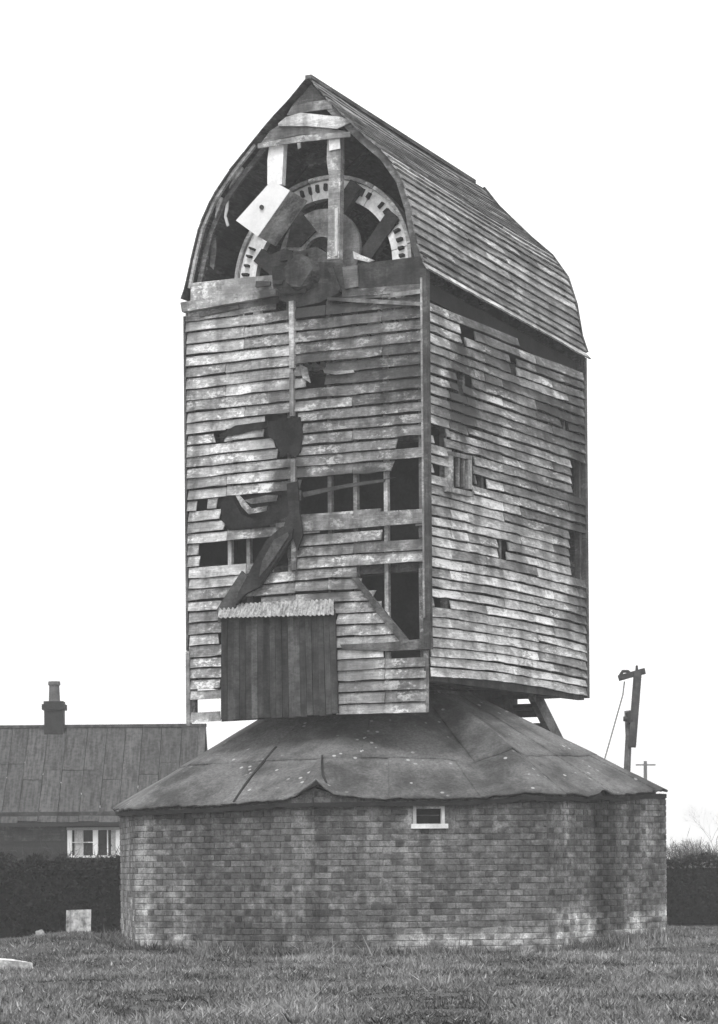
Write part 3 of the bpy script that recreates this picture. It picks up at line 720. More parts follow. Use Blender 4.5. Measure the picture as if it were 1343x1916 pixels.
def roofpt(phi, t):
    ro = octr(phi); re = ro * (1.03 if phi < -60 else (1.004 if phi > 62 else 1.022)); rt = 1.15 * (0.5 + 0.5 * ro / RR)
    r = re + (rt - re) * t; ze = eave_z(phi, re); z0_ = eave_z(phi, re, EAVE0)
    zs = 1.90 + (z0_ - 1.90) * (0.35 if phi < 40 else 1.0)
    z_ = zs + (3.50 - zs) * t + (z0_ - zs) * math.exp(-t * 9) + (ze - z0_) * math.exp(-t * 14)
    env = math.sin(math.pi * min(1, t * 1.1)) ** 0.8 if t > 0 else 0.0
    z_ += 0.12 * math.exp(-abs((phi - 33) / 4.0) ** 1.4) * env - 0.10 * math.exp(-abs((phi - 22) / 4.5) ** 1.4) * env
    z_ += 0.035 * math.exp(-((phi - 50) / 2.0) ** 2) * (1 - t) ** 6 - 0.03 * math.exp(-((phi - 44) / 2.0) ** 2) * (1 - t) ** 6
    z_ += 0.018 * nz(phi * 0.06, t * 3, 1) + 0.009 * nz(phi * 0.25, t * 7, 3)
    return adir(phi) * r + Vector((0, 0, z_))
def roof_over(P):                       # height of the roof above a point of the wall
    phi = math.degrees(math.atan2(P.x, -P.y)); r = math.hypot(P.x, P.y); a0 = roofpt(phi, 0.0); a1 = roofpt(phi, 0.08)
    r0, r1 = math.hypot(a0.x, a0.y), math.hypot(a1.x, a1.y)
    return a0.z + (a1.z - a0.z) * max(0.0, (r0 - r) / (r0 - r1))
def wtone(P):                            # brick colour: soot, damp streaks, lime bloom, painted corner shading, darker band under eave
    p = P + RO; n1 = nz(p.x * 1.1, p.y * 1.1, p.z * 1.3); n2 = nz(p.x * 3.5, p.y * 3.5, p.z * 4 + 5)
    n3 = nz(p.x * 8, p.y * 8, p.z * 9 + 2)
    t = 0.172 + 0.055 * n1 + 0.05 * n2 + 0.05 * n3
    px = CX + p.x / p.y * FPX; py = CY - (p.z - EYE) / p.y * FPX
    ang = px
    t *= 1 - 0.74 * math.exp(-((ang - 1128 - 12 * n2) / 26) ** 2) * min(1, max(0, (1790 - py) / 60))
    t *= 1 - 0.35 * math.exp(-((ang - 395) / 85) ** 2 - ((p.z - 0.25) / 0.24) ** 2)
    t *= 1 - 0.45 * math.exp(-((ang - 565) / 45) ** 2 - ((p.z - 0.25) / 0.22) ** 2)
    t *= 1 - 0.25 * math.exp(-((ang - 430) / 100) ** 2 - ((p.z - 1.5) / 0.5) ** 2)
    t *= 1 - 0.3 * math.exp(-((p.z - 1.9) / 0.2) ** 2)  # darker band along the top of the wall
    t *= 1 - 0.42 * math.exp(-((ang - 1000 - 10 * n2) / 24) ** 2) * min(1, max(0, (p.z - 0.7) / 0.6))  # shading of the wall corner painted in: dark left of it, pale right
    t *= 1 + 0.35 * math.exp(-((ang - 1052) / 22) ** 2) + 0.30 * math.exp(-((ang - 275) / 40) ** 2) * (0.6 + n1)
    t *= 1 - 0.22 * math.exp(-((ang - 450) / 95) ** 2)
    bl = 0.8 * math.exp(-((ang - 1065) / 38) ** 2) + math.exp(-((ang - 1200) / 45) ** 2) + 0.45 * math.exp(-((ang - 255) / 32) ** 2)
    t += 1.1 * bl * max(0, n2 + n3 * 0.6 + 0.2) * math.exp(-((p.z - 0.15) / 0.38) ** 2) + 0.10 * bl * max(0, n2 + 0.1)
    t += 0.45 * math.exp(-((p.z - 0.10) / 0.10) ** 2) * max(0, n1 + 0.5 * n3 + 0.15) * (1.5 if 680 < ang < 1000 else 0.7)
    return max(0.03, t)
WZ0, WZ1 = -0.3, 2.12
CH, BL, BH = 0.0797, 0.222, 0.108        # course height, stretcher and header pitch
WIN = [at(771, 1508, 36.2), at(832, 1508, 36.2), at(832, 1546, 36.2)]
bricks = []; core = MB(); rb = random.Random(4)
for k in range(8):
    A, B_ = VERT[k - 1], VERT[k]; nrm = adir(A0 + 45 * k - 22.5); d = (B_ - A).normalized(); ln = (B_ - A).length
    hole = None
    if abs(A0 + 45 * k - 22.5 - 8.5) < 1:
        def hit(px, py):
            r = ray(px, py); o = Vector((0, 0, EYE)) - RO; t = ((A - o).dot(nrm)) / r.dot(nrm); q = o + r * t; return (q - A).dot(d), q.z
        (s0, z1), (s1, z0) = hit(774, 1508), hit(830, 1544)
        hole = (s0, s1, z0, z1); HFACE = (A.copy(), d.copy(), nrm.copy())
    # mortar core, with a real opening for the window
    ss = sorted(set([0, ln] + [round(i * 0.15, 3) for i in range(1, int(ln / 0.15) + 1)] + ([hole[0], hole[1]] if hole else [])))
    zs = sorted(set([WZ0, WZ1] + [round(WZ0 + 0.15 * i, 3) for i in range(1, 16)] + ([hole[2], hole[3]] if hole else [])))
    P_ = lambda s, z, n=0.0: A + d * s + nrm * n + Vector((0, 0, z))
    v = [P_(s, z, -0.006) for z in zs for s in ss]
    for p in v: p.z = min(p.z, roof_over(p) - 0.035)
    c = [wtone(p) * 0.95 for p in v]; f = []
    for j in range(len(zs) - 1):
        for i in range(len(ss) - 1):
            if hole and hole[0] <= (ss[i] + ss[i + 1]) / 2 <= hole[1] and hole[2] <= (zs[j] + zs[j + 1]) / 2 <= hole[3]: continue
            q = j * len(ss) + i; f.append((q, q + 1, q + 1 + len(ss), q + len(ss)))
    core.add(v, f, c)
    if hole:
        for (sa, za_), (sb, zb2) in (((hole[0], hole[2]), (hole[1], hole[2])), ((hole[1], hole[2]), (hole[1], hole[3])), ((hole[1], hole[3]), (hole[0], hole[3])), ((hole[0], hole[3]), (hole[0], hole[2]))):
            core.add([P_(sa, za_, -0.012), P_(sb, zb2, -0.012), P_(sb, zb2, -0.2), P_(sa, za_, -0.2)], [(0, 1, 2, 3)], 0.12)
    facing = nrm.y < 0.25
    nz_ = 0; z = WZ0 + 0.1
    while z < WZ1 - 0.05:
        s = -(BL + BH) / 2 if nz_ % 2 else 0.0; st = True
        while s < ln - 0.03:
            w = BL if st else BH
            a_, b_ = max(0.002, s), min(ln - 0.002, s + w - 0.011)
            if b_ - a_ > 0.03 and z + 0.069 < roof_over(A + d * ((a_ + b_) / 2)) - 0.02 and not (hole and b_ > hole[0] - 0.06 and a_ < hole[1] + 0.06 and z + 0.068 > hole[2] - 0.03 and z < hole[3] + 0.02):
                bricks.append((k, A, d, nrm, a_, b_, z, st and b_ - a_ > 0.2, facing))
            s += w; st = not st
        z += CH; nz_ += 1
core.build('wall', M['mortar'], rh, fix=False)
proto = {}
def brick_me():
    mb = MB(); x, y, z = 0.1055, 0.05, 0.0345; b = 0.006
    v = []
    for yy, ins in ((-y, b), (-y + b, 0), (y, 0)):
        v += [(-x + ins, yy, -z + ins), (x - ins, yy, -z + ins), (x - ins, yy, z - ins), (-x + ins, yy, z - ins)]
    f = [(0, 1, 2, 3)] + [(r_ * 4 + i, r_ * 4 + 4 + i, r_ * 4 + 4 + (i + 1) % 4, r_ * 4 + (i + 1) % 4) for r_ in (0, 1) for i in range(4)]
    return mb.add(v, f).mesh('brick')
BM = brick_me(); BM.materials.append(M['brick'])
import bmesh as _bm
_b = _bm.new(); _b.from_mesh(BM); _bm.ops.recalc_face_normals(_b, faces=_b.faces); _b.to_mesh(BM); _b.free()
def bpos(t):
    k, A, d, nrm, a_, b_, z, st, fc = t
    return A + d * ((a_ + b_) / 2) + Vector((0, 0, z + 0.0345))
def calm(t):                             # bricks whose two ends have much the same colour
    P = bpos(t); e = t[2] * 0.09
    a, b = wtone(P - e), wtone(P + e); return abs(a - b) < 0.05 and max(a, b) < 0.26
cand = [t for t in bricks if t[7] and t[8] and t[6] > 0.02 and t[3].y < -0.75 and calm(t)]
cand.sort(key=lambda t: (t[0], t[6]))
rb.shuffle(cand); sel = set(id(t) for t in cand[:290])
mass = MB(); hidden = MB()
for t in bricks:
    k, A, d, nrm, a_, b_, z, st, fc = t
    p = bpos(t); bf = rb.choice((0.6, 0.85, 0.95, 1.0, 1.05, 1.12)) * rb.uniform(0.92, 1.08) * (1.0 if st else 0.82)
    out = rb.gauss(0, 0.0025)
    if rb.random() < 0.02: out -= 0.016
    if id(t) in sel:
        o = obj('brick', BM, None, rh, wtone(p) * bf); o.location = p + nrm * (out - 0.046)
        o.rotation_euler = (0, rb.gauss(0, 0.004), math.atan2(d.y, d.x))
    else:
        o = nrm * out
        q = [A + d * s + Vector((0, 0, zz)) for s, zz in ((a_ + .004, z + .004), (b_ - .004, z + .004), (b_ - .004, z + .065), (a_ + .004, z + .065))]
        w = [A + d * s + Vector((0, 0, zz)) for s, zz in ((a_, z), (b_, z), (b_, z + .069), (a_, z + .069))]
        v = [x + nrm * 0.004 + o for x in q] + [x - nrm * 0.002 + o for x in w] + [x - nrm * 0.04 for x in w]
        f = [(0, 1, 2, 3)] + [(r_ * 4 + (i + 1) % 4, r_ * 4 + i, r_ * 4 + 4 + i, r_ * 4 + 4 + (i + 1) % 4) for r_ in (0, 1) for i in range(4)]
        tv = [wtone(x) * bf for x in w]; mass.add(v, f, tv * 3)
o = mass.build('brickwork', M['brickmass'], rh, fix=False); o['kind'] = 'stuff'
# window: pale frame and sill, dark pane
A, d, nrm = HFACE; (s0, s1, z0, z1) = None, None, None, None
def hitf(px, py):
    r = ray(px, py); o = Vector((0, 0, EYE)) - RO; t = ((A - o).dot(nrm)) / r.dot(nrm); q = o + r * t; return (q - A).dot(d), q.z
(s0, z1), (s1, z0) = hitf(774, 1508), hitf(830, 1544)
def wb(nm, a_, b_, c_, e_, n0, n1, mat, par, tone=None):
    P_ = lambda s, z, n: A + d * s + nrm * n + Vector((0, 0, z))
    q = [P_(a_, c_, n0), P_(b_, c_, n0), P_(b_, e_, n0), P_(a_, e_, n0)]
    return MB().hull8(q, [x + nrm * (n1 - n0) for x in q]).build(nm, mat, par, tone)
wpn = wb('window', s0, s1, z0, z1, -0.10, -0.09, M['dark'], rh)
wb('frame', s0 - 0.012, s0 + 0.03, z0, z1, -0.08, 0.012, M['limed'], wpn, 0.45); wb('frame', s1 - 0.03, s1 + 0.012, z0, z1, -0.08, 0.012, M['limed'], wpn, 0.6)
wb('frame', s0 - 0.012, s1 + 0.012, z1 - 0.035, z1 + 0.012, -0.078, 0.010, M['front'], wpn, 0.28)
wb('sill', s0 - 0.04, s1 + 0.05, z0 - 0.04, z0 + 0.02, -0.08, 0.05, M['limed'], wpn, 0.85)
wb('glazing_bar', s0 + 0.046, s1 - 0.046, (z0 + z1) / 2, (z0 + z1) / 2 + 0.012, -0.088, -0.07, M['front'], wpn, 0.12)

# felt roof
def sheet(p0, p1, t0, t1, side, lift):
    n1 = max(4, int((p1 - p0) / 0.75)); n2 = max(5, int((t1 - t0) * 24)); v = []; f = []
    for j in range(n2 + 1):
        for i in range(n1 + 1):
            a_, b_ = i / n1, j / n2; phi = p0 + (p1 - p0) * a_; t = t0 + (t1 - t0) * b_
            if t0 == 0 and j == 0: t += 0.012 * nz(phi * 0.5, 3, side) + 0.010 * nz(phi * 1.9, 5, side) - 0.004
            v.append(roofpt(phi, t) + Vector((0, 0, 0.012 + lift * (1 - b_) + 0.014 * (1 - a_))))
    for j in range(n2):
        for i in range(n1):
            k = j * (n1 + 1) + i; f.append((k, k + 1, k + n1 + 2, k + n1 + 1))
    o = MB().add(v, f).build('roof_sheet', M['felt'], rh, smooth=True)
    sm = o.modifiers.new('thick', 'SOLIDIFY'); sm.thickness = 0.022; sm.offset = -1
ph = -180.0; q = 0
while ph < 180:
    st = 18.0
    sheet(ph, ph + st + 0.7, 0, 0.36, q % 2, 0.014); q += 1; ph += st
ph = -187.0
while ph < 173:
    sheet(ph, ph + 30.5, 0.34, 1.0, 0, 0.014); ph += 30
MB().add([adir(a) * 1.3 + Vector((0, 0, 3.46)) for a in range(0, 360, 20)] + [adir(a) * 1.3 + Vector((0, 0, 3.40)) for a in range(0, 360, 20)],
         [tuple(range(18)), tuple(range(35, 17, -1))] + [(i, (i + 1) % 18, (i + 1) % 18 + 18, i + 18) for i in range(18)]).build('roof_cap', M['felt'], rh)
# wall plate closing the gap between the eave and the bricks
wpv = []; wpf = []
for i in range(73):
    phi = -180 + 5 * i
    zt_ = roof_over(adir(phi) * octr(phi) * 0.975) - 0.03
    for r_, z_ in ((0.975, zt_ - 0.2), (0.975, zt_), (0.90, zt_ + 0.05), (0.90, zt_ - 0.2)):
        p = adir(phi) * octr(phi) * r_; wpv.append((p.x, p.y, z_))
for i in range(72):
    p = i * 4; q_ = p + 4; wpf += [(p + k, p + (k + 1) % 4, q_ + (k + 1) % 4, q_ + k) for k in range(4)]
MB().add(wpv, wpf).build('wall_plate', M['dark'], rh)
for p0, p1, ta, tb, w_ in ((-32.5, -36, 0.0, 0.46, 0.035), (-12.5, -17, 0.10, 0.36, 0.03)):
    v = []; f = []                       # tarred laps where two sheets meet
    for i in range(15):
        t = ta + (tb - ta) * i / 14; phi = p0 + (p1 - p0) * i / 14; P0 = roofpt(phi, t); sd = Vector((math.cos(rad(phi)), math.sin(rad(phi)), 0)) * w_ / 2 * (1 + 0.3 * nz(i * 0.9, p0, 1))
        v += [P0 - sd + Vector((0, 0, 0.047)), P0 + sd + Vector((0, 0, 0.047)), P0 + sd + Vector((0, 0, 0.0)), P0 - sd + Vector((0, 0, 0.0))]
    for i in range(14): f += [(i * 4 + k, i * 4 + (k + 1) % 4, i * 4 + 4 + (k + 1) % 4, i * 4 + 4 + k) for k in range(4)]
    f += [(3, 2, 1, 0), (56, 57, 58, 59)]
    MB().add(v, f).build('lap_strip', M['dark'], rh)
ev = []; ef = []
for i in range(181):                     # dark drip board under the felt edge
    phi = -180 + 2 * i; re = octr(phi) * (1.018 if phi < 62 else 1.003); z_ = eave_z(phi, octr(phi) * 1.02, EAVE0) - 0.022 + 0.01 * nz(phi * 0.2, 3, 3)
    for r_, dz in ((re, 0), (re, -0.055 + 0.02 * nz(phi * 0.4, 1, 1)), (re * 0.99, -0.055), (re * 0.99, 0)):
        p = adir(phi) * r_; ev.append((p.x, p.y, z_ + dz))
for i in range(180):
    p = i * 4; q_ = p + 4; ef += [(p + k, p + (k + 1) % 4, q_ + (k + 1) % 4, q_ + k) for k in range(4)]
MB().add(ev, ef).build('eave_board', M['dark'], rh)

# ------------------------------------------------------------------ cottage behind, at the left
CYW = 65.0
ct = thing('cottage', 'low dark cottage with sheeted roof and single chimney behind the hedge', 'cottage', (-8.5, CYW + 2.4, -0.05))
ce, cr = 2.26, 4.48; xl, xr = -8.0, at(386, 1352, CYW + 2.4).x + 8.5
M['cotwall'] = plain_mat('tarred_cottage_board', 0.03, 0.3, 4.0, 0.9, (0.3, 1, 8))
M['cotroof'] = plain_mat('cottage_sheet', 0.064, 0.62, 2.6, 0.9, (7, 0.7, 0.5), 12.0, True)
wx0, wz1 = at(126, 1552, CYW), 0
w0, w1 = at(126, 1553, CYW), at(221, 1600, CYW)
hx0, hx1, hz0, hz1 = w0.x + 8.5, w1.x + 8.5 + 0.05, w1.z + 0.05, w0.z + 0.05
wall = MB()
for a_, b_, c_, e_ in ((xl, hx0, 0, ce), (hx1, xr - 0.1, 0, ce), (hx0, hx1, 0, hz0), (hx0, hx1, hz1, ce)):
    wall.box(a_, b_, -2.4, -2.25, c_, e_)
wall.box(xl, xr - 0.1, 2.25, 2.4, 0, ce)
for x in (xl, xr - 0.25): wall.prism([Vector((x, -2.24, 0)), Vector((x, 2.24, 0)), Vector((x, 2.24, ce)), Vector((x, 0, cr - 0.1)), Vector((x, -2.24, ce))], (1, 0, 0), 0.15)
wall.build('wall', M['cotwall'], ct)
rc = random.Random(8)
for i in range(5):                       # lapped boards over the window line
    zb2 = hz1 - 0.25 + i * 0.13
    for a_, b_ in (((xl, hx0 - 0.06), (hx1 + 0.06, xr - 0.12)) if zb2 < hz1 + 0.02 else ((xl, xr - 0.12),)):
        v, f = board_geo(lambda s, n, z: (s, -2.4 - n, z), a_, b_, lambda s, z=zb2: z, 0.15, rc, nb=0.03)
        MB().add(v, f).build('wall_board', M['front'], ct, 0.06)
pitch = math.atan2(cr - ce, 2.5)
for side in (-1, 1):
    x = xl; ci = 0
    while x < xr - 0.02:
        w = 0.44 + rc.uniform(-0.06, 0.06); x2 = min(x + w, xr)
        split = rc.choice((0.45, 0.5, 0.55, 0.3, 0.62))
        for t0, t1 in ((0, split), (split - 0.02, 1)):
            lift = rc.uniform(0.0, 0.014) + (0.012 if t0 else 0)
            def rp_(xx, t, n): return (xx, side * (2.55 - 2.55 * t) + side * n * math.sin(pitch), ce - 0.08 + (cr - ce + 0.08) * t + n * math.cos(pitch))
            j = rc.uniform(-0.03, 0.03) if t0 == 0 else 0
            q = [rp_(x, t0 + j * 0.3, 0.03 + lift), rp_(x2 - 0.012, t0 + j * 0.3, 0.03 + lift * 0.4), rp_(x2 - 0.012, t1, 0.03 + lift * 0.4), rp_(x, t1, 0.03 + lift)]
            n_ = Vector((0, -side * math.sin(pitch), -math.cos(pitch))) * 0.03
            MB().hull8(q, [Vector(p) + n_ for p in q]).build('roof_sheet', M['cotroof'], ct, rc.uniform(0.8, 1.2))
        x = x2
MB().beam((xl, 0, cr + 0.03), (xr, 0, cr + 0.03), 0.22, 0.07).build('ridge_cap', M['cotroof'], ct, 1.0)
MB().box(xl, xr - 0.1, -2.62, -2.53, ce - 0.16, ce - 0.075).build('fascia', M['cotwall'], ct)
chx = at(102, 1340, CYW + 2.4).x + 8.5
chm = MB().box(chx - 0.22, chx + 0.22, -0.25, 0.25, cr - 0.5, cr + 0.42)
M['stack'] = plain_mat('sooty_brick', 0.03, 0.4, 8.0)
chm = chm.build('chimney', M['stack'], ct)
MB().box(chx - 0.27, chx + 0.27, -0.30, 0.30, cr + 0.42, cr + 0.55).build('corbel', M['stack'], chm)
MB().box(chx - 0.23, chx + 0.23, -0.26, 0.26, cr + 0.55, cr + 0.62).build('corbel', M['stack'], chm)
M['pot'] = plain_mat('clay_pot', 0.12, 0.3, 5.0)
MB().tube([(chx, 0, cr + 0.6), (chx, 0, cr + 1.0), (chx, 0, cr + 1.02), (chx, 0, cr + 1.10)], [0.135, 0.12, 0.145, 0.14], 14).build('chimney_pot', M['pot'], chm)
cw = MB().box(hx0, hx1, -2.30, -2.28, hz0, hz1).build('window', M['dark'], ct)
pxw = (hx1 - hx0) / 95.0
def cbar(nm, a_, b_, z0_, z1_, mat, y0=-2.44, y1=-2.32): MB().box(hx0 + a_ * pxw, hx0 + b_ * pxw, y0, y1, z0_, z1_).build(nm, mat, cw)
cbar('frame', 0, 8, hz0, hz1, M['white']); cbar('frame', 46, 55, hz0, hz1, M['white']); cbar('frame', 87, 95, hz0, hz1, M['white'])
cbar('frame', -1, 96, hz1 - 0.005, hz1 + 0.06, plain_mat('frame_head', 0.35, 0.2), -2.46)
cbar('glazing_bar', 71, 73, hz0, hz1, M['white'], -2.38, -2.34)
cbar('glazing_bar', 8, 46, (hz0 + hz1) / 2, (hz0 + hz1) / 2 + 0.02, M['front'], -2.37, -2.34)
cur = plain_mat('net_curtain', 0.55, 0.3, 6.0, 0.9, (12, 1, 1))
cbar('curtain', 12, 28, hz0, hz1, cur, -2.315, -2.305); cbar('curtain', 78, 86, hz0, hz1, cur, -2.315, -2.305)
cbar('sill', -2, 97, hz0 - 0.05, hz0, M['white'], -2.48)

# ------------------------------------------------------------------ vegetation
def leafmass(name, n, place, size, mat, parent=None, seed=1, tone=(0.02, 0.07), shape='leaf'):
    g = np.random.default_rng(seed); P = np.array([place(g) for _ in range(n)]); 
    d1 = g.normal(size=(n, 3)); d1 /= np.linalg.norm(d1, axis=1)[:, None]
    d2 = np.cross(d1, g.normal(size=(n, 3))); d2 /= np.linalg.norm(d2, axis=1)[:, None]
    s = size * g.uniform(0.6, 1.4, size=(n, 1))
    if shape == 'twig': a, b = d1 * s * 3 + np.array([0, 0, 1]) * s * 2, d2 * s * 0.12
    else: a, b = d1 * s, d2 * s * 0.6
    V = np.stack([P - a, P + b, P + a, P - b], 1).reshape(-1, 3)
    me = bpy.data.meshes.new(name); me.vertices.add(4 * n); me.vertices.foreach_set('co', V.ravel())
    me.loops.add(4 * n); me.loops.foreach_set('vertex_index', np.arange(4 * n)); me.polygons.add(n)
    me.polygons.foreach_set('loop_start', np.arange(0, 4 * n, 4)); me.update(calc_edges=True)
    at_ = me.attributes.new('tone', 'FLOAT', 'POINT'); at_.data.foreach_set('value', np.repeat(g.uniform(*tone, size=n), 4))
    return obj(name, me, mat, parent)
M['leaf'] = attr_mat('dark_leaf', 0.2, 20.0)
def hedge(name, label, x0, x1, y, depth, z1, seed, n):
    h = thing(name, label, 'hedge', ((x0 + x1) / 2, y, -0.05)); hw = (x1 - x0) / 2
    def place(g):
        x = g.uniform(-hw, hw); t = g.uniform(0, 1) ** 0.8; zt = z1 + 0.16 * nz(x * 1.1, seed, 0) + 0.12 * nz(x * 4, seed, 1)
        zz = t * zt; ed = depth / 2 * (1 - 0.35 * t ** 3) * (1 + 0.25 * nz(x * 1.6, zz * 2, seed))
        yy = g.choice((-1, -1, 1)) * ed * g.uniform(0.75, 1.05) if g.random() < 0.75 else g.uniform(-ed, ed)
        if g.random() < 0.2: zz = zt * g.uniform(0.95, 1.06)
        return (x, yy, zz)
    leafmass('foliage', n, place, 0.035, M['leaf'], h, seed, (0.008, 0.035))
    leafmass('twigs', 2600, lambda g: (lambda x: (x, g.uniform(-0.3, 0.3), z1 + 0.12 * nz(x * 1.1, seed, 0) + g.exponential(0.07)))(g.uniform(-hw, hw)), 0.04, M['leaf'], h, seed + 1, (0.03, 0.10), 'twig')
    mb = MB(); k = max(4, int(hw * 2 / 0.5))
    for i in range(k):
        xa, xb_ = -hw + 2 * hw * i / k, -hw + 2 * hw * (i + 1) / k
        mb.box(xa, xb_ + 0.001, -depth * 0.30 + 0.03 * nz(i, 2), depth * 0.30, 0, z1 - 0.12 + 0.04 * nz(i * 0.8, seed))
    mb.build('twiggy_core', plain_mat('hedge_core', 0.018, 0.4, 8.0), h)
    return h
hedge('hedge', 'dark clipped hedge in front of the cottage window', -12.0, -2.6, 45.6, 1.0, 1.22, 31, 26000)
hedge('hedge', 'dark hedge beyond the right corner of the brick roundhouse', 3.6, 13.5, 52.5, 1.2, 1.16, 57, 26000)

def bare_tree(name, label, base, height, spread, seed, depthlev=5, cat='tree', tone=0.10, rad0=0.12, lean=0.0):
    r = random.Random(seed); t = thing(name, label, cat, base); tr = MB(); br = MB()
    mt = attr_mat(name + '_bark', 0.3, 12.0)
    def grow(p, d, ln, rd_, lev):
        q = p + d * ln; (tr if lev < 2 else br).tube([p, p + d * ln * 0.5 + Vector((r.gauss(0, .03), r.gauss(0, .03), 0)) * ln, q], [rd_, rd_ * .85, rd_ * .68], 5 if lev < 3 else 3, tone)
        if lev >= depthlev: return
        for i in range(r.choice((2, 3, 3))):
            nd = (d + Vector((r.gauss(0, spread), r.gauss(0, spread), r.gauss(0.12, spread * 0.6)))).normalized()
            grow(q if i else p + d * ln * r.uniform(0.6, 1), nd, ln * r.uniform(0.62, 0.85), rd_ * 0.62, lev + 1)
    for s in range(1 if cat == 'tree' else 11):
        o_ = Vector((0, 0, 0)) if cat == 'tree' else Vector((r.uniform(-0.8, 0.8), r.uniform(-0.4, 0.4), 0))
        grow(o_, Vector((r.gauss(0, .1 if cat == 'tree' else .35), r.gauss(0, .1), 1)).normalized(), height * 0.27, rad0, 0)
    tr.build('trunk', mt, t, fix=False); br.build('crown', mt, t, fix=False)
    return t
bx = [(1262, 71, 1.9, 'leafless bush beside the roundhouse corner, above the right hedge'), (1290, 74, 2.2, 'leafless bush above the right hedge, second from the roundhouse'),
      (1318, 70, 2.0, 'leafless bush above the right hedge, third from the roundhouse'), (1340, 73, 2.4, 'leafless bush above the right hedge at the right edge of the picture')]
for i, (px, Y, h_, lb) in enumerate(bx):
    b_ = bare_tree('bush', lb, (at(px, 1700, Y).x, Y, -0.05), h_ * 0.9, 0.42, 100 + i, 5, 'bush', 0.15, 0.03)
    b_['group'] = 'leafless bushes above the right hedge'
bare_tree('bare_tree', 'pale leafless tree far off at the right edge', (at(1338, 1650, 320).x, 320, -0.05), 9.6, 0.5, 77, 7, 'tree', 0.3, 0.10)

# ------------------------------------------------------------------ pole things at the right
PY = 50.0
pole = thing('hoist_post', 'leaning old timber post with a short arm and slack rope behind roundhouse roof', 'post', (at(1170, 1740, PY).x, PY, -0.05))
def pp(px, py, dy=0.0):
    q = at(px, py, PY + dy); return q - Vector(pole.location)
M['polewood'] = wood_mat('pole_wood', (6, 6, 0.5), 0.2, 0.5)
mb = MB()
mb.tube([pp(1163, 1738), pp(1167, 1560), pp(1170, 1465), pp(1173, 1440), pp(1177, 1350)], [0.085, 0.08, 0.065, 0.062, 0.055], 10)
mb.build('lower_post', M['polewood'], pole, 0.16)
mb = MB()
a0, a1 = pp(1182, 1398, -0.12), pp(1193, 1256, -0.12)
mb.beam(a0, a1, 0.13, 0.15, up=(0, 1, 0)); mb.build('upper_post', M['polewood'], pole, 0.10)
MB().hull8([pp(1169, 1330, -0.02) + Vector((0, s, 0)) for s in (0,)] + [pp(1186, 1328, -0.02), pp(1183, 1392, -0.02), pp(1172, 1392, -0.02)],
           [p + Vector((0, 0.14, 0)) for p in (pp(1169, 1330, -0.02), pp(1186, 1328, -0.02), pp(1183, 1392, -0.02), pp(1172, 1392, -0.02))]).build('cheek_block', M['polewood'], pole, 0.24)
MB().tube([pp(1166, 1345, -0.12), pp(1178, 1345, -0.12)], [0.045, 0.05], 8).build('bolt', M['iron'], pole)
MB().tube([pp(1175, 1333, -0.10), pp(1182, 1352, -0.14)], [0.06, 0.07], 8).build('iron_band', M['iron'], pole)
MB().beam(pp(1157, 1269, -0.12), pp(1203, 1256, -0.12), 0.10, 0.085, up=(0, 1, 0)).build('arm', M['polewood'], pole, 0.09)
MB().tube([pp(1160, 1264, -0.12), pp(1165, 1256, -0.12), pp(1174, 1256, -0.12), pp(1181, 1262, -0.12)], [0.028, 0.03, 0.03, 0.03], 6).build('hook', M['iron'], pole)
MB().tube([pp(1191, 1245, -0.12), pp(1191, 1258, -0.12)], [0.02, 0.03], 6).build('pin', M['iron'], pole)
MB().tube([pp(1201, 1251, -0.12), pp(1203, 1262, -0.12)], [0.05, 0.05], 8).build('arm_end', M['iron'], pole)
MB().tube([pp(1168, 1275, -0.1), pp(1165, 1300, -0.1), pp(1155, 1335, -0.1), pp(1143, 1378, -0.1), pp(1131, 1420, -0.1), pp(1112, 1500, -0.1)], [0.012] * 6, 5).build('rope', plain_mat('rope', 0.25, 0.2), pole)
TY = 150.0
tp = thing('telegraph_pole', 'thin distant telegraph pole with one cross-arm, right of the timber post', 'pole', (at(1207, 1600, TY).x, TY, -0.05))
qq = lambda px, py: at(px, py, TY) - Vector(tp.location)
tpm = plain_mat('telegraph_wood', 0.08, 0.2)
MB().tube([qq(1208, 1660), qq(1207, 1424)], [0.15, 0.09], 8).build('shaft', tpm, tp)
MB().beam(qq(1189, 1431), qq(1226, 1431), 0.10, 0.07, up=(0, 0, 1)).build('cross_arm', tpm, tp)

# ------------------------------------------------------------------ small things on the grass
def gp(px, py):
    r = ray(px, py); t = 20.0
    for _ in range(40):
        p = Vector((0, 0, EYE)) + r * t; t += (p.z - gz(p.x, p.y)) / -r.z * 0.6
    return Vector((0, 0, EYE)) + r * t
b0 = gp(146, 1749); Yb = 44.3
c_ = at(146, 1748, Yb); bd = thing('leaning_board', 'pale upright board leaning against the dark left hedge', 'board', (c_.x, Yb, gz(c_.x, Yb)))
wbd = 23.5 / FPX * Yb; hb = 44 / FPX * Yb + 0.06
MB().hull8([Vector((-wbd, 0, -0.04)), Vector((wbd, 0, -0.04)), Vector((wbd * 0.98, 0.16, hb)), Vector((-wbd, 0.16, hb - 0.01))],
           [Vector((-wbd, 0.03, -0.04)), Vector((wbd, 0.03, -0.04)), Vector((wbd * 0.98, 0.19, hb)), Vector((-wbd, 0.19, hb - 0.01))]).build('panel', plain_mat('weathered_pale_board', 0.36, 0.75, 3.0, 0.9, (3, 1, 0.8), 14.0), bd)
for s in (-0.5, 0.5): MB().box(wbd * s - 0.03, wbd * s + 0.03, 0.19, 0.23, 0.1, hb * 0.9).build('batten', M['post'], bd, 0.2)
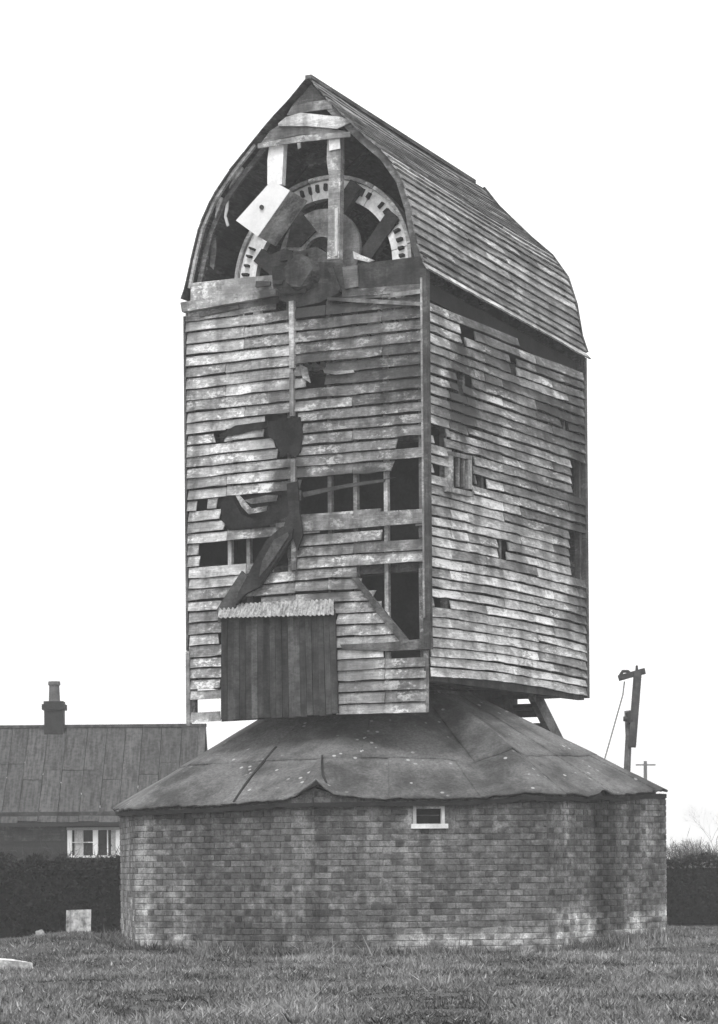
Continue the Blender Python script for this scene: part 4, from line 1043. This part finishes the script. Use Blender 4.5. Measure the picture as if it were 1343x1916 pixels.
def rock(name, label, cat, p, sx, sy, sz, seed, tone, flat=False):
    import bmesh
    b = bmesh.new(); bmesh.ops.create_icosphere(b, subdivisions=3, radius=1)
    for v in b.verts:
        k = 1 + 0.35 * nz(v.co.x * 1.3 + seed, v.co.y * 1.3, v.co.z * 1.3) + 0.12 * nz(v.co.x * 4 + seed, v.co.y * 4, v.co.z * 4)
        v.co = Vector((v.co.x * sx, v.co.y * sy, max(-0.4, v.co.z) * sz)) * k
    me = bpy.data.meshes.new(name); b.to_mesh(me); b.free()
    o = obj(name, me, plain_mat(name + str(seed), tone, 0.35, 4.0)); o.location = p
    return tag(o, label, cat)
p = gp(275, 1765); rock('stone', 'pale stone lump at the left foot of the brick wall', 'stone', (p.x, p.y, gz(p.x, p.y) + 0.04), 0.17, 0.11, 0.09, 1, 0.42)
p = gp(648, 1782); rock('stone', 'small pale stone at the middle of the brick wall foot', 'stone', (p.x, p.y, gz(p.x, p.y) + 0.03), 0.10, 0.08, 0.08, 2, 0.42)
p = gp(75, 1752); rock('stone', 'small pale stone beside the leaning board, under the hedge', 'stone', (p.x, p.y, gz(p.x, p.y) + 0.03), 0.07, 0.06, 0.07, 3, 0.36)
p = gp(4, 1812)
sl = MB(); r5 = random.Random(5); v = []; 
pts = [(-0.55, -0.2), (-0.1, -0.24), (0.12, -0.14), (0.34, 0.0), (0.10, 0.12), (-0.2, 0.22), (-0.5, 0.2)]
top = [Vector((x, y, 0.13 - 0.10 * max(0, x + 0.1) + 0.02 * nz(x * 4, y * 4))) for x, y in pts]; bot = [Vector((x * 1.03, y * 1.03, -0.08)) for x, y in pts]
sl.add(top + bot, [tuple(range(7)), tuple(range(13, 6, -1))] + [(i, (i + 1) % 7, (i + 1) % 7 + 7, i + 7) for i in range(7)])
o = sl.build('stone_slab', plain_mat('pale_slab', 0.6, 0.5, 4.0)); o.location = (p.x, p.y, gz(p.x, p.y)); tag(o, 'whitish flat slab lying in the grass at the left edge', 'slab')

# ------------------------------------------------------------------ grass
def grass():
    g = np.random.default_rng(12); n = 330000
    y = 15.5 + (50 - 15.5) * g.random(n) ** 1.25; x = (g.random(n) * 2 - 1) * (0.17 * y + 0.6)
    hs = np.ones(n)
    # tussocks: along the foot of the wall and scattered over the turf
    for cnt, per, mode in ((230, 46, 0), (420, 34, 1)):
        if mode == 0:
            ph = np.radians(g.uniform(-125, 125, cnt)); rr0 = np.array([octr(np.degrees(q)) for q in ph]) + np.abs(g.normal(0.03, 0.16, cnt)); tx, ty = RO.x + np.sin(ph) * rr0, RO.y - np.cos(ph) * rr0
        else:
            ty = 16 + 22 * g.random(cnt); tx = (g.random(cnt) * 2 - 1) * (0.15 * ty + 0.5)
        sp = g.uniform(0.04, 0.14, cnt); th = g.uniform(1.1, 2.3 if mode == 0 else 2.2, cnt)
        x = np.concatenate([x, np.repeat(tx, per) + g.normal(0, 1, cnt * per) * np.repeat(sp, per)])
        y = np.concatenate([y, np.repeat(ty, per) + g.normal(0, 1, cnt * per) * np.repeat(sp, per)])
        hs = np.concatenate([hs, np.repeat(th, per)])
    keep = np.hypot(x - RO.x, y - RO.y) > RR * 0.935
    x, y, hs = x[keep], y[keep], hs[keep]; n = len(x)
    patch = np.array([nz(a * 0.9, b * 0.6, 5) + 0.7 * nz(a * 3.2, b * 2.0, 8) + 0.5 * nz(a * 8, b * 5, 3) for a, b in zip(x, y)])
    z = np.array([gz(a, b) for a, b in zip(x, y)])
    dist = np.hypot(x - RO.x, y - RO.y)
    h = (0.018 + 0.035 * g.random(n)) * (1 + 0.9 * np.clip(patch, -0.7, 1.2)) * (1 + 1.3 * np.exp(-((dist - 4.0) / 0.3) ** 2) * g.random(n))
    h *= hs
    az = g.random(n) * 6.283; lean = g.normal(0, 1.0, n) / np.sqrt(hs); la = g.random(n) * 6.283
    w = 0.005 + 0.009 * g.random(n)
    b = np.stack([x, y, z - 0.005], 1); s = np.stack([np.cos(az) * w, np.sin(az) * w, 0 * w], 1)
    t = b + np.stack([np.cos(la) * h * lean, np.sin(la) * h * lean, h], 1)
    V = np.stack([b - s, b + s, t], 1).reshape(-1, 3)
    me = bpy.data.meshes.new('grass'); me.vertices.add(3 * n); me.vertices.foreach_set('co', V.ravel())
    me.loops.add(3 * n); me.loops.foreach_set('vertex_index', np.arange(3 * n)); me.polygons.add(n)
    me.polygons.foreach_set('loop_start', np.arange(0, 3 * n, 3)); me.update(calc_edges=True)
    tn = np.clip(0.155 + 0.15 * patch + g.normal(0, 0.045, n) - 0.03 * (hs > 1) + 0.22 * (g.random(n) < 0.07), 0.02, 0.45)
    a = me.attributes.new('tone', 'FLOAT', 'POINT'); a.data.foreach_set('value', np.repeat(tn, 3))
    o = obj('grass', me, attr_mat('grass_blade', 0.1, 10.0)); o['kind'] = 'stuff'; o['label'] = 'short rough winter grass around the roundhouse'
grass()

# ------------------------------------------------------------------ air: thin even haze fading the far trees, also added to lift the blacks
hz = MB().box(-340, 340, -70, 345, -1.2, 12.6).build('haze', None, fix=True); hz['kind'] = 'stuff'
hm = bpy.data.materials.new('haze'); hm.use_nodes = True; hm.node_tree.nodes.clear()
pv = hm.node_tree.nodes.new('ShaderNodeVolumePrincipled'); ho = hm.node_tree.nodes.new('ShaderNodeOutputMaterial')
pv.inputs['Color'].default_value = (0.95, 0.95, 0.95, 1); pv.inputs['Density'].default_value = 0.0017; pv.inputs['Anisotropy'].default_value = 0.0
hm.node_tree.links.new(pv.outputs[0], ho.inputs['Volume']); hz.data.materials.append(hm)
